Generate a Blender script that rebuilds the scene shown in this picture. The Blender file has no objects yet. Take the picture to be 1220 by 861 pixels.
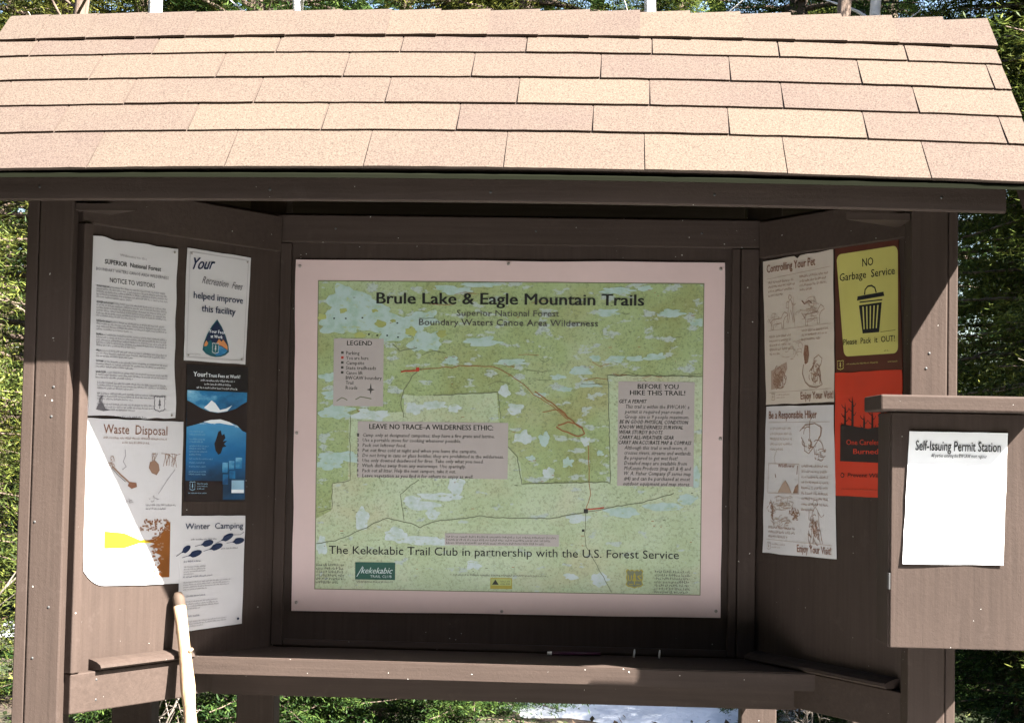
import bpy, bmesh, math, random
from mathutils import Vector, Matrix, noise
R = math.radians
rng = random.Random(7)
scene = bpy.context.scene
col = scene.collection

# ------------------------------------------------------------------ helpers
def tag(o, label=None, cat=None, group=None, kind=None):
    if label: o['label'] = label
    if cat: o['category'] = cat
    if group: o['group'] = group
    if kind: o['kind'] = kind
    return o

def empty(name, loc=(0, 0, 0), rz=0.0):
    o = bpy.data.objects.new(name, None)
    o.empty_display_size = 0.1
    o.location = loc; o.rotation_euler = (0, 0, rz)
    col.objects.link(o)
    return o

def link(name, me, parent=None, mats=()):
    o = bpy.data.objects.new(name, me)
    for m in mats: me.materials.append(m)
    col.objects.link(o)
    if parent is not None:
        o.parent = parent
        b = Matrix.Translation(parent.location) @ Matrix.Rotation(parent.rotation_euler[2], 4, 'Z')
        # every parent chain here is made of unrotated empties / meshes at known places
        o.matrix_parent_inverse = WORLD.get(parent.name, b).inverted()
    WORLD[o.name] = WORLD.get(parent.name, Matrix.Identity(4)) @ Matrix.Identity(4) if False else Matrix.Identity(4)
    return o
WORLD = {}

def nodes(name):
    m = bpy.data.materials.new(name); m.use_nodes = True
    nt = m.node_tree; nt.nodes.clear()
    out = nt.nodes.new('ShaderNodeOutputMaterial'); b = nt.nodes.new('ShaderNodeBsdfPrincipled')
    nt.links.new(b.outputs[0], out.inputs[0])
    return m, nt, b
def N(nt, t, **kw):
    n = nt.nodes.new(t)
    for k, v in kw.items():
        if hasattr(n, k): setattr(n, k, v)
        else: n.inputs[k].default_value = v
    return n
def L(nt, a, b): nt.links.new(a, b)
def ramp(nt, fac, stops):
    r = nt.nodes.new('ShaderNodeValToRGB')
    while len(r.color_ramp.elements) < len(stops): r.color_ramp.elements.new(0.5)
    for e, (p, c) in zip(r.color_ramp.elements, stops):
        e.position = p; e.color = (*c, 1) if len(c) == 3 else c
    L(nt, fac, r.inputs[0]); return r.outputs[0]
def mix(nt, fac, a, b, mode='MIX'):
    m = nt.nodes.new('ShaderNodeMix'); m.data_type = 'RGBA'; m.blend_type = mode
    for v, i in ((fac, 0), (a, 6), (b, 7)):
        if hasattr(v, 'links') or hasattr(v, 'is_linked'): L(nt, v, m.inputs[i])
        elif i == 0: m.inputs[0].default_value = v
        else: m.inputs[i].default_value = (*v, 1)
    return m.outputs[2]
def objco(nt, scale=(1, 1, 1)):
    t = nt.nodes.new('ShaderNodeTexCoord'); mp = nt.nodes.new('ShaderNodeMapping')
    mp.inputs['Scale'].default_value = scale
    L(nt, t.outputs['Object'], mp.inputs[0]); return mp.outputs[0]
def noisef(nt, vec, scale, detail=4, rough=.55):
    n = N(nt, 'ShaderNodeTexNoise'); n.inputs['Scale'].default_value = scale
    n.inputs['Detail'].default_value = detail; n.inputs['Roughness'].default_value = rough
    L(nt, vec, n.inputs['Vector']); return n.outputs[0]
def bump(nt, b, h, strength=.3, dist=.01):
    bm = N(nt, 'ShaderNodeBump'); bm.inputs['Strength'].default_value = strength
    bm.inputs['Distance'].default_value = dist
    L(nt, h, bm.inputs['Height']); L(nt, bm.outputs[0], b.inputs['Normal'])

# ------------------------------------------------------------------ materials
def flat(name, c, rough=.6, var=.0, spec=.4):
    m, nt, b = nodes(name)
    b.inputs['Roughness'].default_value = rough
    b.inputs['Specular IOR Level'].default_value = spec
    if var:
        f = noisef(nt, objco(nt), 9, 5)
        L(nt, ramp(nt, f, [(.3, tuple(x*(1-var) for x in c)), (.7, tuple(min(1, x*(1+var*.6)) for x in c))]), b.inputs['Base Color'])
    else:
        b.inputs['Base Color'].default_value = (*c, 1)
    return m

def wood_paint(name, c, axis='Z', speck=1.0):
    m, nt, b = nodes(name)
    sc = {'X': (1.5, 40, 40), 'Z': (40, 40, 1.5), 'Y': (40, 1.5, 40)}[axis]
    o = objco(nt)
    grain = noisef(nt, objco(nt, sc), 2.2, 6, .6)
    blot = noisef(nt, o, 3.1, 5, .6)
    fine = noisef(nt, o, 130, 3, .7)
    c1 = ramp(nt, blot, [(.3, tuple(x*.86 for x in c)), (.7, tuple(x*1.15 for x in c))])
    c2 = mix(nt, .35, c1, ramp(nt, grain, [(.3, tuple(x*.6 for x in c)), (.7, tuple(x*1.3 for x in c))]))
    # grey dust and worn paint
    dust = ramp(nt, noisef(nt, o, 17, 6, .75), [(.58, (0, 0, 0)), (.78, (.35, .35, .35))])
    c3 = mix(nt, dust, c2, (c[0]*1.9, c[1]*2.0, c[2]*2.1))
    # little pale specks: lichen and droppings
    v = N(nt, 'ShaderNodeTexVoronoi'); v.inputs['Scale'].default_value = 62; v.inputs['Randomness'].default_value = 1
    wv = N(nt, 'ShaderNodeVectorMath'); wv.operation = 'ADD'
    nz = N(nt, 'ShaderNodeTexNoise'); nz.inputs['Scale'].default_value = 60
    L(nt, o, nz.inputs['Vector'])
    sc2 = N(nt, 'ShaderNodeVectorMath'); sc2.operation = 'SCALE'; sc2.inputs[3].default_value = .012
    L(nt, nz.outputs['Color'], sc2.inputs[0]); L(nt, o, wv.inputs[0]); L(nt, sc2.outputs[0], wv.inputs[1])
    L(nt, wv.outputs[0], v.inputs['Vector'])
    sep = N(nt, 'ShaderNodeSeparateColor'); L(nt, v.outputs['Color'], sep.inputs[0])
    g = N(nt, 'ShaderNodeMath'); g.operation = 'GREATER_THAN'; g.inputs[1].default_value = .90
    L(nt, sep.outputs[0], g.inputs[0])
    rad = N(nt, 'ShaderNodeMath'); rad.operation = 'MULTIPLY_ADD'; rad.inputs[1].default_value = .09; rad.inputs[2].default_value = .025
    L(nt, sep.outputs[1], rad.inputs[0])
    lt = N(nt, 'ShaderNodeMath'); lt.operation = 'LESS_THAN'
    L(nt, v.outputs['Distance'], lt.inputs[0]); L(nt, rad.outputs[0], lt.inputs[1])
    mu = N(nt, 'ShaderNodeMath'); mu.operation = 'MULTIPLY'; L(nt, g.outputs[0], mu.inputs[0]); L(nt, lt.outputs[0], mu.inputs[1])
    mu2 = N(nt, 'ShaderNodeMath'); mu2.operation = 'MULTIPLY'; mu2.inputs[1].default_value = .8*speck; L(nt, mu.outputs[0], mu2.inputs[0])
    c4 = mix(nt, mu2.outputs[0], c3, (.5, .49, .46))
    L(nt, c4, b.inputs['Base Color'])
    b.inputs['Roughness'].default_value = .7
    b.inputs['Specular IOR Level'].default_value = .12
    ad = N(nt, 'ShaderNodeMath'); ad.operation = 'ADD'; L(nt, grain, ad.inputs[0]); L(nt, fine, ad.inputs[1])
    bump(nt, b, ad.outputs[0], .22, .003)
    return m
BROWN = (.049, .0352, .0290)
M = {}
M['woodZ'] = wood_paint('brown painted wood upright', BROWN, 'Z')
M['woodX'] = wood_paint('brown painted wood along', BROWN, 'X')
M['woodP'] = wood_paint('brown painted plywood', (.046, .0330, .0272), 'Z', .8)
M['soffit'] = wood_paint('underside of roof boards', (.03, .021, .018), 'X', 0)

def shingle_mat():
    m, nt, b = nodes('tan asphalt shingle')
    a = N(nt, 'ShaderNodeAttribute'); a.attribute_name = 'tint'
    o = objco(nt)
    pink = (.071, .053, .045); cream = (.084, .066, .051)
    base = mix(nt, a.outputs['Fac'], pink, cream)
    bl = ramp(nt, noisef(nt, o, 5, 4, .6), [(.35, (0, 0, 0)), (.68, (1, 1, 1))])
    base = mix(nt, bl, base, mix(nt, .45, base, cream))
    g = noisef(nt, o, 215, 2, .9)
    gr = ramp(nt, g, [(.33, (.60, .58, .58)), (.5, (.98, .98, .98)), (.68, (1.25, 1.24, 1.2))])
    base = mix(nt, 1.0, base, gr, 'MULTIPLY')
    # sparse dark granules
    d = ramp(nt, noisef(nt, o, 420, 1, .5), [(.28, (.45, .4, .38)), (.36, (1, 1, 1))])
    base = mix(nt, 1.0, base, d, 'MULTIPLY')
    L(nt, base, b.inputs['Base Color'])
    b.inputs['Roughness'].default_value = .95; b.inputs['Specular IOR Level'].default_value = .1
    bump(nt, b, g, .5, .002)
    return m
M['shingle'] = shingle_mat()
M['asphalt'] = flat('dark asphalt edge and slot shade', (.058, .040, .030), .9)
M['drip'] = flat('roof drip edge', (.008, .009, .005), .9, 0, .05)

def paper_mat(name, c, rough=.5, var=.07, coat=0, crease=.0):
    m, nt, b = nodes(name)
    f = noisef(nt, objco(nt), 4.5, 6, .65)
    L(nt, ramp(nt, f, [(.3, tuple(x*(1-var) for x in c)), (.7, c)]), b.inputs['Base Color'])
    b.inputs['Roughness'].default_value = rough
    b.inputs['Specular IOR Level'].default_value = .3
    if coat:
        b.inputs['Coat Weight'].default_value = coat; b.inputs['Coat Roughness'].default_value = .22
    bump(nt, b, noisef(nt, objco(nt), 7, 3, .5), .25, .01)
    return m
M['paper'] = paper_mat('white paper', (.57, .55, .555))
M['paper_warm'] = paper_mat('aged cream paper', (.56, .49, .42))
M['paper_white'] = paper_mat('bright white paper', (.82, .82, .82))
M['paper_pink'] = paper_mat('map sheet border', (.66, .51, .49), .4, .1, .3)
M['ink'] = flat('black ink', (.02, .02, .022), .8, 0, .1)
M['ink_soft'] = flat('thin grey ink', (.13, .12, .13), .5)
M['ink_fade'] = flat('faint grey ink', (.30, .28, .29), .5)
M['ink_brown'] = flat('brown ink', (.22, .10, .06), .5)
M['ink_tan'] = flat('thin tan ink', (.27, .16, .11), .5)
M['ink_pale'] = flat('pale tan ink', (.38, .28, .22), .5)
M['navy'] = flat('navy ink', (.012, .022, .06), .45)
M['teal'] = flat('teal ink', (.01, .10, .12), .45)
M['orange'] = flat('orange ink', (.55, .22, .08), .5)
M['black_card'] = flat('black card', (.012, .009, .010), .45)
M['red_card'] = flat('red orange card', (.48, .035, .012), .5, .1)
M['char'] = flat('black print on red card', (.018, .010, .010), .5)
M['sign_brown'] = flat('dark brown sign board', (.075, .018, .010), .5, .1)
M['sign_yellow'] = flat('yellow sign face', (.50, .46, .13), .45, .08)
M['yellow'] = flat('yellow ink', (.55, .40, .006), .5)
M['rust'] = flat('rust brown ink', (.20, .065, .010), .5, .3)
M['white_ink'] = flat('white ink', (.72, .75, .78), .5)
M['pale_blue'] = flat('pale blue ink', (.25, .42, .55), .5, .3)
M['dkgreen'] = flat('dark green ink', (.02, .09, .065), .5)
M['gold'] = flat('gold ink', (.36, .31, .05), .5)
M['metal'] = flat('weathered screw', (.30, .27, .24), .4)
M['hinge'] = flat('worn hinge', (.05, .05, .05), .5)
M['pen'] = flat('purple plastic', (.05, .01, .03), .35)
M['pencil'] = flat('pale peg', (.72, .70, .66), .5)

def lake_mat():      # mountain lake photograph printed on card
    m, nt, b = nodes('blue lake print')
    o = objco(nt)
    n1 = noisef(nt, objco(nt, (1, 1, 2.5)), 9, 6, .6)
    L(nt, ramp(nt, n1, [(.3, (.008, .06, .16)), (.5, (.02, .17, .36)), (.62, (.16, .40, .58)), (.75, (.55, .60, .66))]), b.inputs['Base Color'])
    b.inputs['Roughness'].default_value = .4
    return m
M['lake'] = lake_mat()
def lake2():
    m, nt, b = nodes('deep blue water print')
    sp = N(nt, 'ShaderNodeSeparateXYZ'); t = N(nt, 'ShaderNodeTexCoord'); L(nt, t.outputs['Object'], sp.inputs[0])
    mr = N(nt, 'ShaderNodeMapRange'); mr.inputs[1].default_value = 1.39; mr.inputs[2].default_value = 1.60
    L(nt, sp.outputs[2], mr.inputs[0])
    nn = noisef(nt, objco(nt, (1, 1, 2)), 12, 5)
    ad = N(nt, 'ShaderNodeMath'); ad.operation = 'MULTIPLY_ADD'; ad.inputs[1].default_value = .5; L(nt, nn, ad.inputs[0]); L(nt, mr.outputs[0], ad.inputs[2])
    L(nt, ramp(nt, ad.outputs[0], [(.25, (.008, .03, .07)), (.65, (.012, .13, .32)), (1.05, (.06, .26, .48)), (1.25, (.35, .48, .6))]), b.inputs['Base Color'])
    b.inputs['Roughness'].default_value = .4
    return m
M['lake2'] = lake2()

def map_mat(name, lo, mid, hi, lakes=.62, seed=0):
    m, nt, b = nodes(name)
    o = objco(nt)
    n = noisef(nt, o, 5 + seed, 7, .62)
    c = ramp(nt, n, [(.3, lo), (.5, mid), (.7, hi)])
    # contour lines
    w = noisef(nt, objco(nt, (1, 1, 2.2)), 16, 5, .6)
    mm = N(nt, 'ShaderNodeMath'); mm.operation = 'MULTIPLY'; mm.inputs[1].default_value = 26; L(nt, w, mm.inputs[0])
    fr = N(nt, 'ShaderNodeMath'); fr.operation = 'FRACT'; L(nt, mm.outputs[0], fr.inputs[0])
    k = ramp(nt, fr.outputs[0], [(0, (.80, .74, .66)), (.22, (1, 1, 1))])
    c = mix(nt, 1.0, c, k, 'MULTIPLY')
    # brown high ground tint
    h = ramp(nt, noisef(nt, objco(nt, (1, 1, 1.6)), 3.3 + seed, 4, .6), [(.5, (0, 0, 0)), (.68, (.42, .42, .42))])
    c = mix(nt, h, c, (lo[0]*1.25, lo[1]*.92, lo[2]*1.0))
    # scattered ponds
    p = noisef(nt, objco(nt, (1, 1, 2.1)), 17 + seed, 6, .6)
    pm = ramp(nt, p, [(lakes, (0, 0, 0)), (lakes+.035, (.9, .9, .9))])
    c = mix(nt, pm, c, (.44, .52, .50))
    sp = ramp(nt, noisef(nt, o, 150, 2, .8), [(.34, (.72, .72, .72)), (.5, (1, 1, 1))])
    c = mix(nt, 1.0, c, sp, 'MULTIPLY')
    L(nt, c, b.inputs['Base Color'])
    b.inputs['Roughness'].default_value = .4
    b.inputs['Coat Weight'].default_value = .3; b.inputs['Coat Roughness'].default_value = .22
    return m
M['map_base'] = map_mat('map green', (.30, .345, .14), (.35, .45, .22), (.43, .52, .32), .57)
M['map_light'] = map_mat('map pale green', (.40, .49, .29), (.46, .56, .37), (.52, .61, .45), .61, 1.3)
def lake_print(name, c):
    m, nt, b = nodes(name); o = objco(nt)
    c1 = ramp(nt, noisef(nt, o, 30, 6, .7), [(.35, (c[0]*.78, c[1]*.86, c[2]*.72)), (.55, c)])
    k = ramp(nt, noisef(nt, objco(nt, (1, 1, 2)), 45, 4, .6), [(.60, (0, 0, 0)), (.66, (.8, .8, .8))])
    c1 = mix(nt, k, c1, (.40, .48, .24))
    L(nt, c1, b.inputs['Base Color']); b.inputs['Roughness'].default_value = .4
    b.inputs['Coat Weight'].default_value = .3; b.inputs['Coat Roughness'].default_value = .22
    return m
M['map_lake'] = lake_print('map lake blue', (.42, .55, .53))
M['map_lake2'] = lake_print('map pale lake', (.52, .60, .62))
M['map_isle'] = flat('map island', (.40, .45, .16), .4, .2)
M['map_panel'] = flat('map grey panel', (.43, .39, .375), .4, .05)
M['map_road'] = flat('map road', (.17, .19, .12), .5)
M['map_trail'] = flat('map trail', (.33, .14, .06), .5)
M['map_red'] = flat('map red', (.5, .06, .04), .5)
M['map_ink'] = flat('map lettering', (.022, .024, .022), .5)
M['map_ink2'] = flat('map small lettering', (.09, .085, .08), .5)
M['map_edge'] = flat('map neat line', (.16, .17, .10), .5)

# ------------------------------------------------------------------ box builder
class Frame:
    """local frame: origin o, axes a (along), n (outward normal), z up"""
    def __init__(s, o, a, n): s.o, s.a, s.n = Vector(o), Vector(a), Vector(n)
    def p(s, u, v, z): return s.o + s.a*u + s.n*v + Vector((0, 0, z))
WF = Frame((0, 0, 0), (1, 0, 0), (0, 1, 0))
LW = Frame((-.757, -.02, 0), (-.5388, -.8425, 0), (.8425, -.5388, 0))
RW = Frame((.5657, -.02, 0), (.5210, -.8536, 0), (-.8536, -.5210, 0))

def boxes(name, lst, mat, parent, bev=.0025, frame=WF, wob=0.0):
    bm = bmesh.new()
    for (u0, u1, v0, v1, z0, z1) in lst:
        vs = [bm.verts.new(frame.p(u, v, z)) for z in (z0, z1) for v in (v0, v1) for u in (u0, u1)]
        f = [(0, 2, 3, 1), (4, 5, 7, 6), (0, 1, 5, 4), (2, 6, 7, 3), (0, 4, 6, 2), (1, 3, 7, 5)]
        fs = [bm.faces.new([vs[i] for i in q]) for q in f]
    bmesh.ops.recalc_face_normals(bm, faces=bm.faces)
    if bev:
        bmesh.ops.bevel(bm, geom=list(bm.edges), offset=bev, segments=2, affect='EDGES', profile=.5)
    me = bpy.data.meshes.new(name); bm.to_mesh(me); bm.free()
    for p in me.polygons: p.use_smooth = False
    return link(name, me, parent, [mat])

def tube_bm(bm, pts, rad, sides=8, cap=True):
    rings = []
    up = Vector((0, 0, 1))
    for i, p in enumerate(pts):
        p = Vector(p)
        d = (Vector(pts[min(i+1, len(pts)-1)]) - Vector(pts[max(i-1, 0)])).normalized()
        x = d.cross(up if abs(d.z) < .95 else Vector((1, 0, 0))).normalized(); y = d.cross(x).normalized()
        r = rad[i] if isinstance(rad, (list, tuple)) else rad
        rings.append([bm.verts.new(p + (x*math.cos(2*math.pi*k/sides) + y*math.sin(2*math.pi*k/sides))*r) for k in range(sides)])
    for a, b in zip(rings, rings[1:]):
        for k in range(sides):
            bm.faces.new((a[k], a[(k+1) % sides], b[(k+1) % sides], b[k]))
    if cap:
        bm.faces.new(rings[0][::-1]); bm.faces.new(rings[-1])
def mesh_from(name, bm, parent, mats, smooth=False):
    bmesh.ops.recalc_face_normals(bm, faces=bm.faces)
    me = bpy.data.meshes.new(name); bm.to_mesh(me); bm.free()
    if smooth:
        for p in me.polygons: p.use_smooth = True
    return link(name, me, parent, mats)

# ================================================================== THE KIOSK
kiosk = empty('information_kiosk', (-.14, -.25, 0))
tag(kiosk, 'brown painted wooden trailhead kiosk with three panels under a tan shingled roof', 'kiosk')

# posts
for (x0, x1, y0, y1, zt) in ((-1.242, -1.130, -.65, -.56, 2.14), (.849, .957, -.65, -.56, 2.14),
                         (-1.245, -1.130, .19, .28, 2.20), (.849, .957, .19, .28, 2.20),
                         (-.850, -.746, .022, .112, 2.3), (.526, .622, .022, .112, 2.3)):
    if y0 < -.6:
        outer = (x0, x0+.029) if x0 < 0 else (x1-.022, x1)
        inner = (outer[1]+.0015, x1) if x0 < 0 else (x0, outer[0]-.0015)
        p = boxes('post', [(inner[0], inner[1], y0, y1, -.1, zt)], M['woodZ'], kiosk, .004)
        boxes('side_board', [(outer[0], outer[1], y0+.002, y1+.01, -.1, zt-.002)], M['woodZ'], p, .003)
    else:
        boxes('post', [(x0, x1, y0, y1, -.1, zt)], M['woodZ'], kiosk, .004)
# top beams carrying the roof, front to back and across
boxes('beam', [(-1.20, -1.13, -.548, .18, 2.05, 2.14)], M['woodX'], kiosk)
boxes('beam', [(.86, .93, -.548, .18, 2.05, 2.14)], M['woodX'], kiosk)
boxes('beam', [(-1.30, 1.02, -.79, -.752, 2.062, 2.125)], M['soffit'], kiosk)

# centre panel
boxes('centre_panel', [(-.757, .562, .004, .02, .84, 2.13)], M['woodP'], kiosk, 0)
boxes('panel_trim', [(-.752, -.722, -.018, .0035, .947, 2.045)], M['woodZ'], kiosk)
boxes('panel_trim', [(.484, .506, -.018, .0035, .947, 2.045)], M['woodZ'], kiosk)
boxes('panel_trim', [(.508, .556, -.024, .0035, .947, 2.045)], M['woodZ'], kiosk)
boxes('panel_trim', [(-.720, .482, -.010, .0035, .946, .963)], M['woodX'], kiosk)
boxes('header_board', [(-.765, .575, -.026, .0035, 2.047, 2.122)], M['woodX'], kiosk)

# wings
def wing(fr, s_end, rail0, ledge, zt=2.125):
    pn = boxes('wing_panel', [(-.045, s_end, -.018, 0, .845, zt)], M['woodP'], kiosk, 0, fr)
    boxes('header_board', [(.012, s_end-.002, .0005, .022, 2.018, zt-.01)], M['woodX'], kiosk, .0025, fr)
    boxes('bottom_rail', [(rail0, s_end-.003, .0005, .026, .845, .940)], M['woodX'], kiosk, .003, fr)
    l0, l1 = ledge
    bm = bmesh.new()
    prof = [(.001, .942), (.040, .944), (.046, .949), (.043, .956), (.030, .962), (.012, .966), (.001, .967)]
    a = [bm.verts.new(fr.p(l0, n, z)) for n, z in prof]; b = [bm.verts.new(fr.p(l1, n, z)) for n, z in prof]
    k = len(prof)
    for i in range(k): bm.faces.new((a[i], a[(i+1) % k], b[(i+1) % k], b[i]))
    bm.faces.new(a[::-1]); bm.faces.new(b)
    mesh_from('ledge', bm, kiosk, [M['woodX']])
wing(LW, .70, .30, (.315, .622))
wing(RW, .672, .19, (.0, .56))
boxes('edge_trim', [(.672, .700, .0005, .030, .9415, 2.017)], M['woodZ'], kiosk, .003, LW)
boxes('edge_trim', [(.640, .668, .0005, .030, .9415, 2.017)], M['woodZ'], kiosk, .003, RW)
def nail(fr, u, n, z, parent=kiosk, r=.0032):
    bm = bmesh.new(); c = fr.p(u, n, z); rings = []
    for rr_, d in ((r, .0002), (r*.8, .0012), (r*.2, .0014)):
        rings.append([bm.verts.new(c+fr.n*d*(1 if fr is not WF else -1)+(fr.a*math.cos(k*math.pi/4)+Vector((0, 0, 1))*math.sin(k*math.pi/4))*rr_) for k in range(8)])
    for p, q in zip(rings, rings[1:]):
        for k in range(8): bm.faces.new((p[k], p[(k+1) % 8], q[(k+1) % 8], q[k]))
    bm.faces.new(rings[-1]); mesh_from('nail', bm, parent, [M['hinge']], True)
for u, z in ((.618, .920), (.618, .872), (.34, .905)): nail(LW, u, .026, z)
for u, z in ((.62, .915), (.62, .868)): nail(RW, u, .026, z)
for x, z in ((-1.165, 1.62), (-1.168, 1.55), (-1.16, 1.1), (.885, 1.70), (.892, 1.735), (-1.20, 1.3), (-1.195, .98)): nail(WF, x, -.65, z)
for x in (-1.15, -.62, -.12, .38, .88): nail(WF, x, -.838, 2.070)
for x in (-.60, -.05, .40): nail(WF, x, -.026, 2.085)
# small corner gussets under the eave
for pts in (((-1.128, -.64), (-1.128, -.50), (-.98, -.64)), ((.847, -.64), (.847, -.50), (.70, -.64))):
    bm = bmesh.new()
    lo = [bm.verts.new((x, y, 2.045)) for x, y in pts]; hi = [bm.verts.new((x, y, 2.061)) for x, y in pts]
    for i in range(3): bm.faces.new((lo[i], lo[(i+1) % 3], hi[(i+1) % 3], hi[i]))
    bm.faces.new(lo[::-1]); bm.faces.new(hi)
    mesh_from('gusset', bm, kiosk, [M['woodX']])

# shelf: a trapezoid between the wings
def prism(name, pts, z0, z1, mat, parent, bev=.003):
    bm = bmesh.new()
    lo = [bm.verts.new((x, y, z0)) for x, y in pts]; hi = [bm.verts.new((x, y, z1)) for x, y in pts]
    k = len(pts)
    for i in range(k): bm.faces.new((lo[i], lo[(i+1) % k], hi[(i+1) % k], hi[i]))
    bm.faces.new(lo[::-1]); bm.faces.new(hi)
    bmesh.ops.recalc_face_normals(bm, faces=bm.faces)
    if bev: bmesh.ops.bevel(bm, geom=list(bm.edges), offset=bev, segments=2, affect='EDGES')
    return mesh_from(name, bm, parent, [mat])
prism('shelf', [(-.925, -.2675), (.712, -.2675), (.559, -.012), (-.752, -.012)], .897, .943, M['woodX'], kiosk)
prism('shelf_bearer', [(-.872, -.195), (.655, -.195), (.640, -.165), (-.850, -.165)], .838, .8965, M['woodX'], kiosk)

# ------------------------------------------------------------------ roof
RE = Vector((0, -.845, 2.132)); RT = R(40.05); RC, RS = math.cos(RT), math.sin(RT); SMAX = .748
RX0, RX1 = -1.43, 1.10
def camber(x): return .004 - .021*((x+.15)/1.25)**2
def rp(x, s, h, back=False):
    y, z = RE.y + s*RC - h*RS, RE.z + s*RS + h*RC
    if back: y = 2*(RE.y + SMAX*RC) - y
    return Vector((x, y, z + camber(x)))
def strip(bm, x0, x1, s0, s1, h0, h1, tint, lay, nx=5, back=False, thick=.005, j=0.0, mi=0, hx=(0, 0)):
    """a shingle tab from lower edge s0 (height h0) to upper edge s1 (height h1), butt edge dark"""
    top, bot, low = [], [], []
    for i in range(nx+1):
        x = x0+(x1-x0)*i/nx; w = rng.uniform(-j, j); e = hx[0]+(hx[1]-hx[0])*i/nx
        top.append(bm.verts.new(rp(x, s0+w, h0+e, back))); bot.append(bm.verts.new(rp(x, s1, h1, back)))
        low.append(bm.verts.new(rp(x, s0+w, h0+e-thick, back)))
    fs = []
    for i in range(nx):
        f = bm.faces.new((top[i], top[i+1], bot[i+1], bot[i])); f.material_index = mi; fs.append(f)
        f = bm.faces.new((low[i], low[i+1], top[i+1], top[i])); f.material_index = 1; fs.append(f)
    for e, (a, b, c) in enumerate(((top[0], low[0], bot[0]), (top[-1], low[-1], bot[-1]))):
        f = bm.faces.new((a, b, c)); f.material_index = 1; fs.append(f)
    for f in fs:
        for l in f.loops: l[lay] = (tint, tint, tint, 1)
roof = None
bm = bmesh.new()
nx = 12
for back in (False, True):
    g0, g1 = [], []
    for i in range(nx+1):
        x = RX0+.012+(RX1-RX0-.024)*i/nx
        g0.append([bm.verts.new(rp(x, s, h, back)) for s, h in ((-.028, -.016), (-.028, .0), (SMAX-.004, .0), (SMAX-.004, -.016))])
    for a, b in zip(g0, g0[1:]):
        for k in range(4): bm.faces.new((a[k], a[(k+1) % 4], b[(k+1) % 4], b[k]))
    bm.faces.new(g0[0]); bm.faces.new(g0[-1][::-1])
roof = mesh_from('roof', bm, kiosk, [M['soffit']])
# shingle tabs and the dark backing behind their slots
bm = bmesh.new()
lay = bm.loops.layers.float_color.new('tint')
EXP = .1306; TAB = .3135
xr = [-.9986, -1.1143, -1.2897, -1.0991, -1.2811]
xr = [1.028*v-.0039 for v in xr]
tints = {(0, 2): .55, (0, 3): .6, (0, 4): .35, (1, 2): .95, (1, 3): .7, (1, 4): .02, (1, 5): .3, (1, 6): .95, (1, 7): .25,
         (2, 4): .2, (2, 5): 1.0, (2, 6): .15, (2, 7): .1, (2, 8): .75, (3, 3): .6, (3, 4): .35, (3, 5): .0, (3, 6): .3, (3, 7): .8, (4, 5): .6, (4, 6): .75}
for r in range(5):
    s0 = EXP*r if r else -.036; s1 = EXP*(r+1) if r < 4 else .66
    x = xr[r] - TAB*math.ceil((xr[r]-RX0)/TAB); k = 0
    while x < RX1:
        a, b = max(x, RX0), min(x+TAB, RX1)
        g = .0022 if r else .0012
        if b-a > .02:
            t = tints.get((r, k), rng.random()**1.1)
            strip(bm, a+(g if a > RX0 else 0), b-(g if b < RX1 else 0), s0, s1+.004, .0098+rng.uniform(-.0005, .0010), .0045, t, lay, 8, False, .0042, .0012)
        x += TAB; k += 1
    # continuous backing course under the tabs, darkened to paint shade into the slots
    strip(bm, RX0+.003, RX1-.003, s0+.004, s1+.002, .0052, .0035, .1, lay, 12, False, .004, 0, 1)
    x = RX0
    while x < RX1:
        strip(bm, x+.002, min(x+TAB, RX1)-.002, s0, s1+.004, .0108, .0045, rng.random(), lay, 3, True, .0068)
        x += TAB
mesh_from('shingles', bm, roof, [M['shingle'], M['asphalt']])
# ridge cap
bm = bmesh.new(); lay = bm.loops.layers.float_color.new('tint')
x = RX0 - .03; step = .1288; k = 0
captint = {5: .5, 6: .45, 7: .35, 8: .85, 9: .7, 10: .25, 11: .2, 12: .15, 13: .95, 14: .9, 15: .55, 16: .5, 17: .6, 18: .15, 19: .1}
while x < RX1-.02:
    a, b = max(x, RX0-.004), min(x+step+.004, RX1+.004)
    t = captint.get(k, rng.uniform(.2, .7))
    for back in (False, True):
        top, mid, low = [], [], []
        for i in range(4):
            xx = a+(b-a)*i/3; e = .0035*i/3
            w = -.004*i/3 + rng.uniform(-.001, .001)
            top.append(bm.verts.new(rp(xx, .609+w, .0130+e, back)))
            mid.append(bm.verts.new(rp(xx, SMAX-.012, .0120+e, back) ))
            low.append(bm.verts.new(rp(xx, .609+w, .0075+e*.6, back)))
        tip = [bm.verts.new(Vector((a+(b-a)*i/3, RE.y+SMAX*RC, RE.z+SMAX*RS+.0105+.0055*i/3+camber(a)))) for i in range(4)]
        for i in range(3):
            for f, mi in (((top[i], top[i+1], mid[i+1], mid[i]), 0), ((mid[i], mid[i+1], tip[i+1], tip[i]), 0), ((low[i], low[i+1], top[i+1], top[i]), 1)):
                f = bm.faces.new(f); f.material_index = mi
                for l in f.loops: l[lay] = (t, t, t, 1)
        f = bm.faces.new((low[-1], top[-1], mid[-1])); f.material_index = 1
    x += step; k += 1
mesh_from('ridge_cap', bm, roof, [M['shingle'], M['asphalt']])
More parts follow.
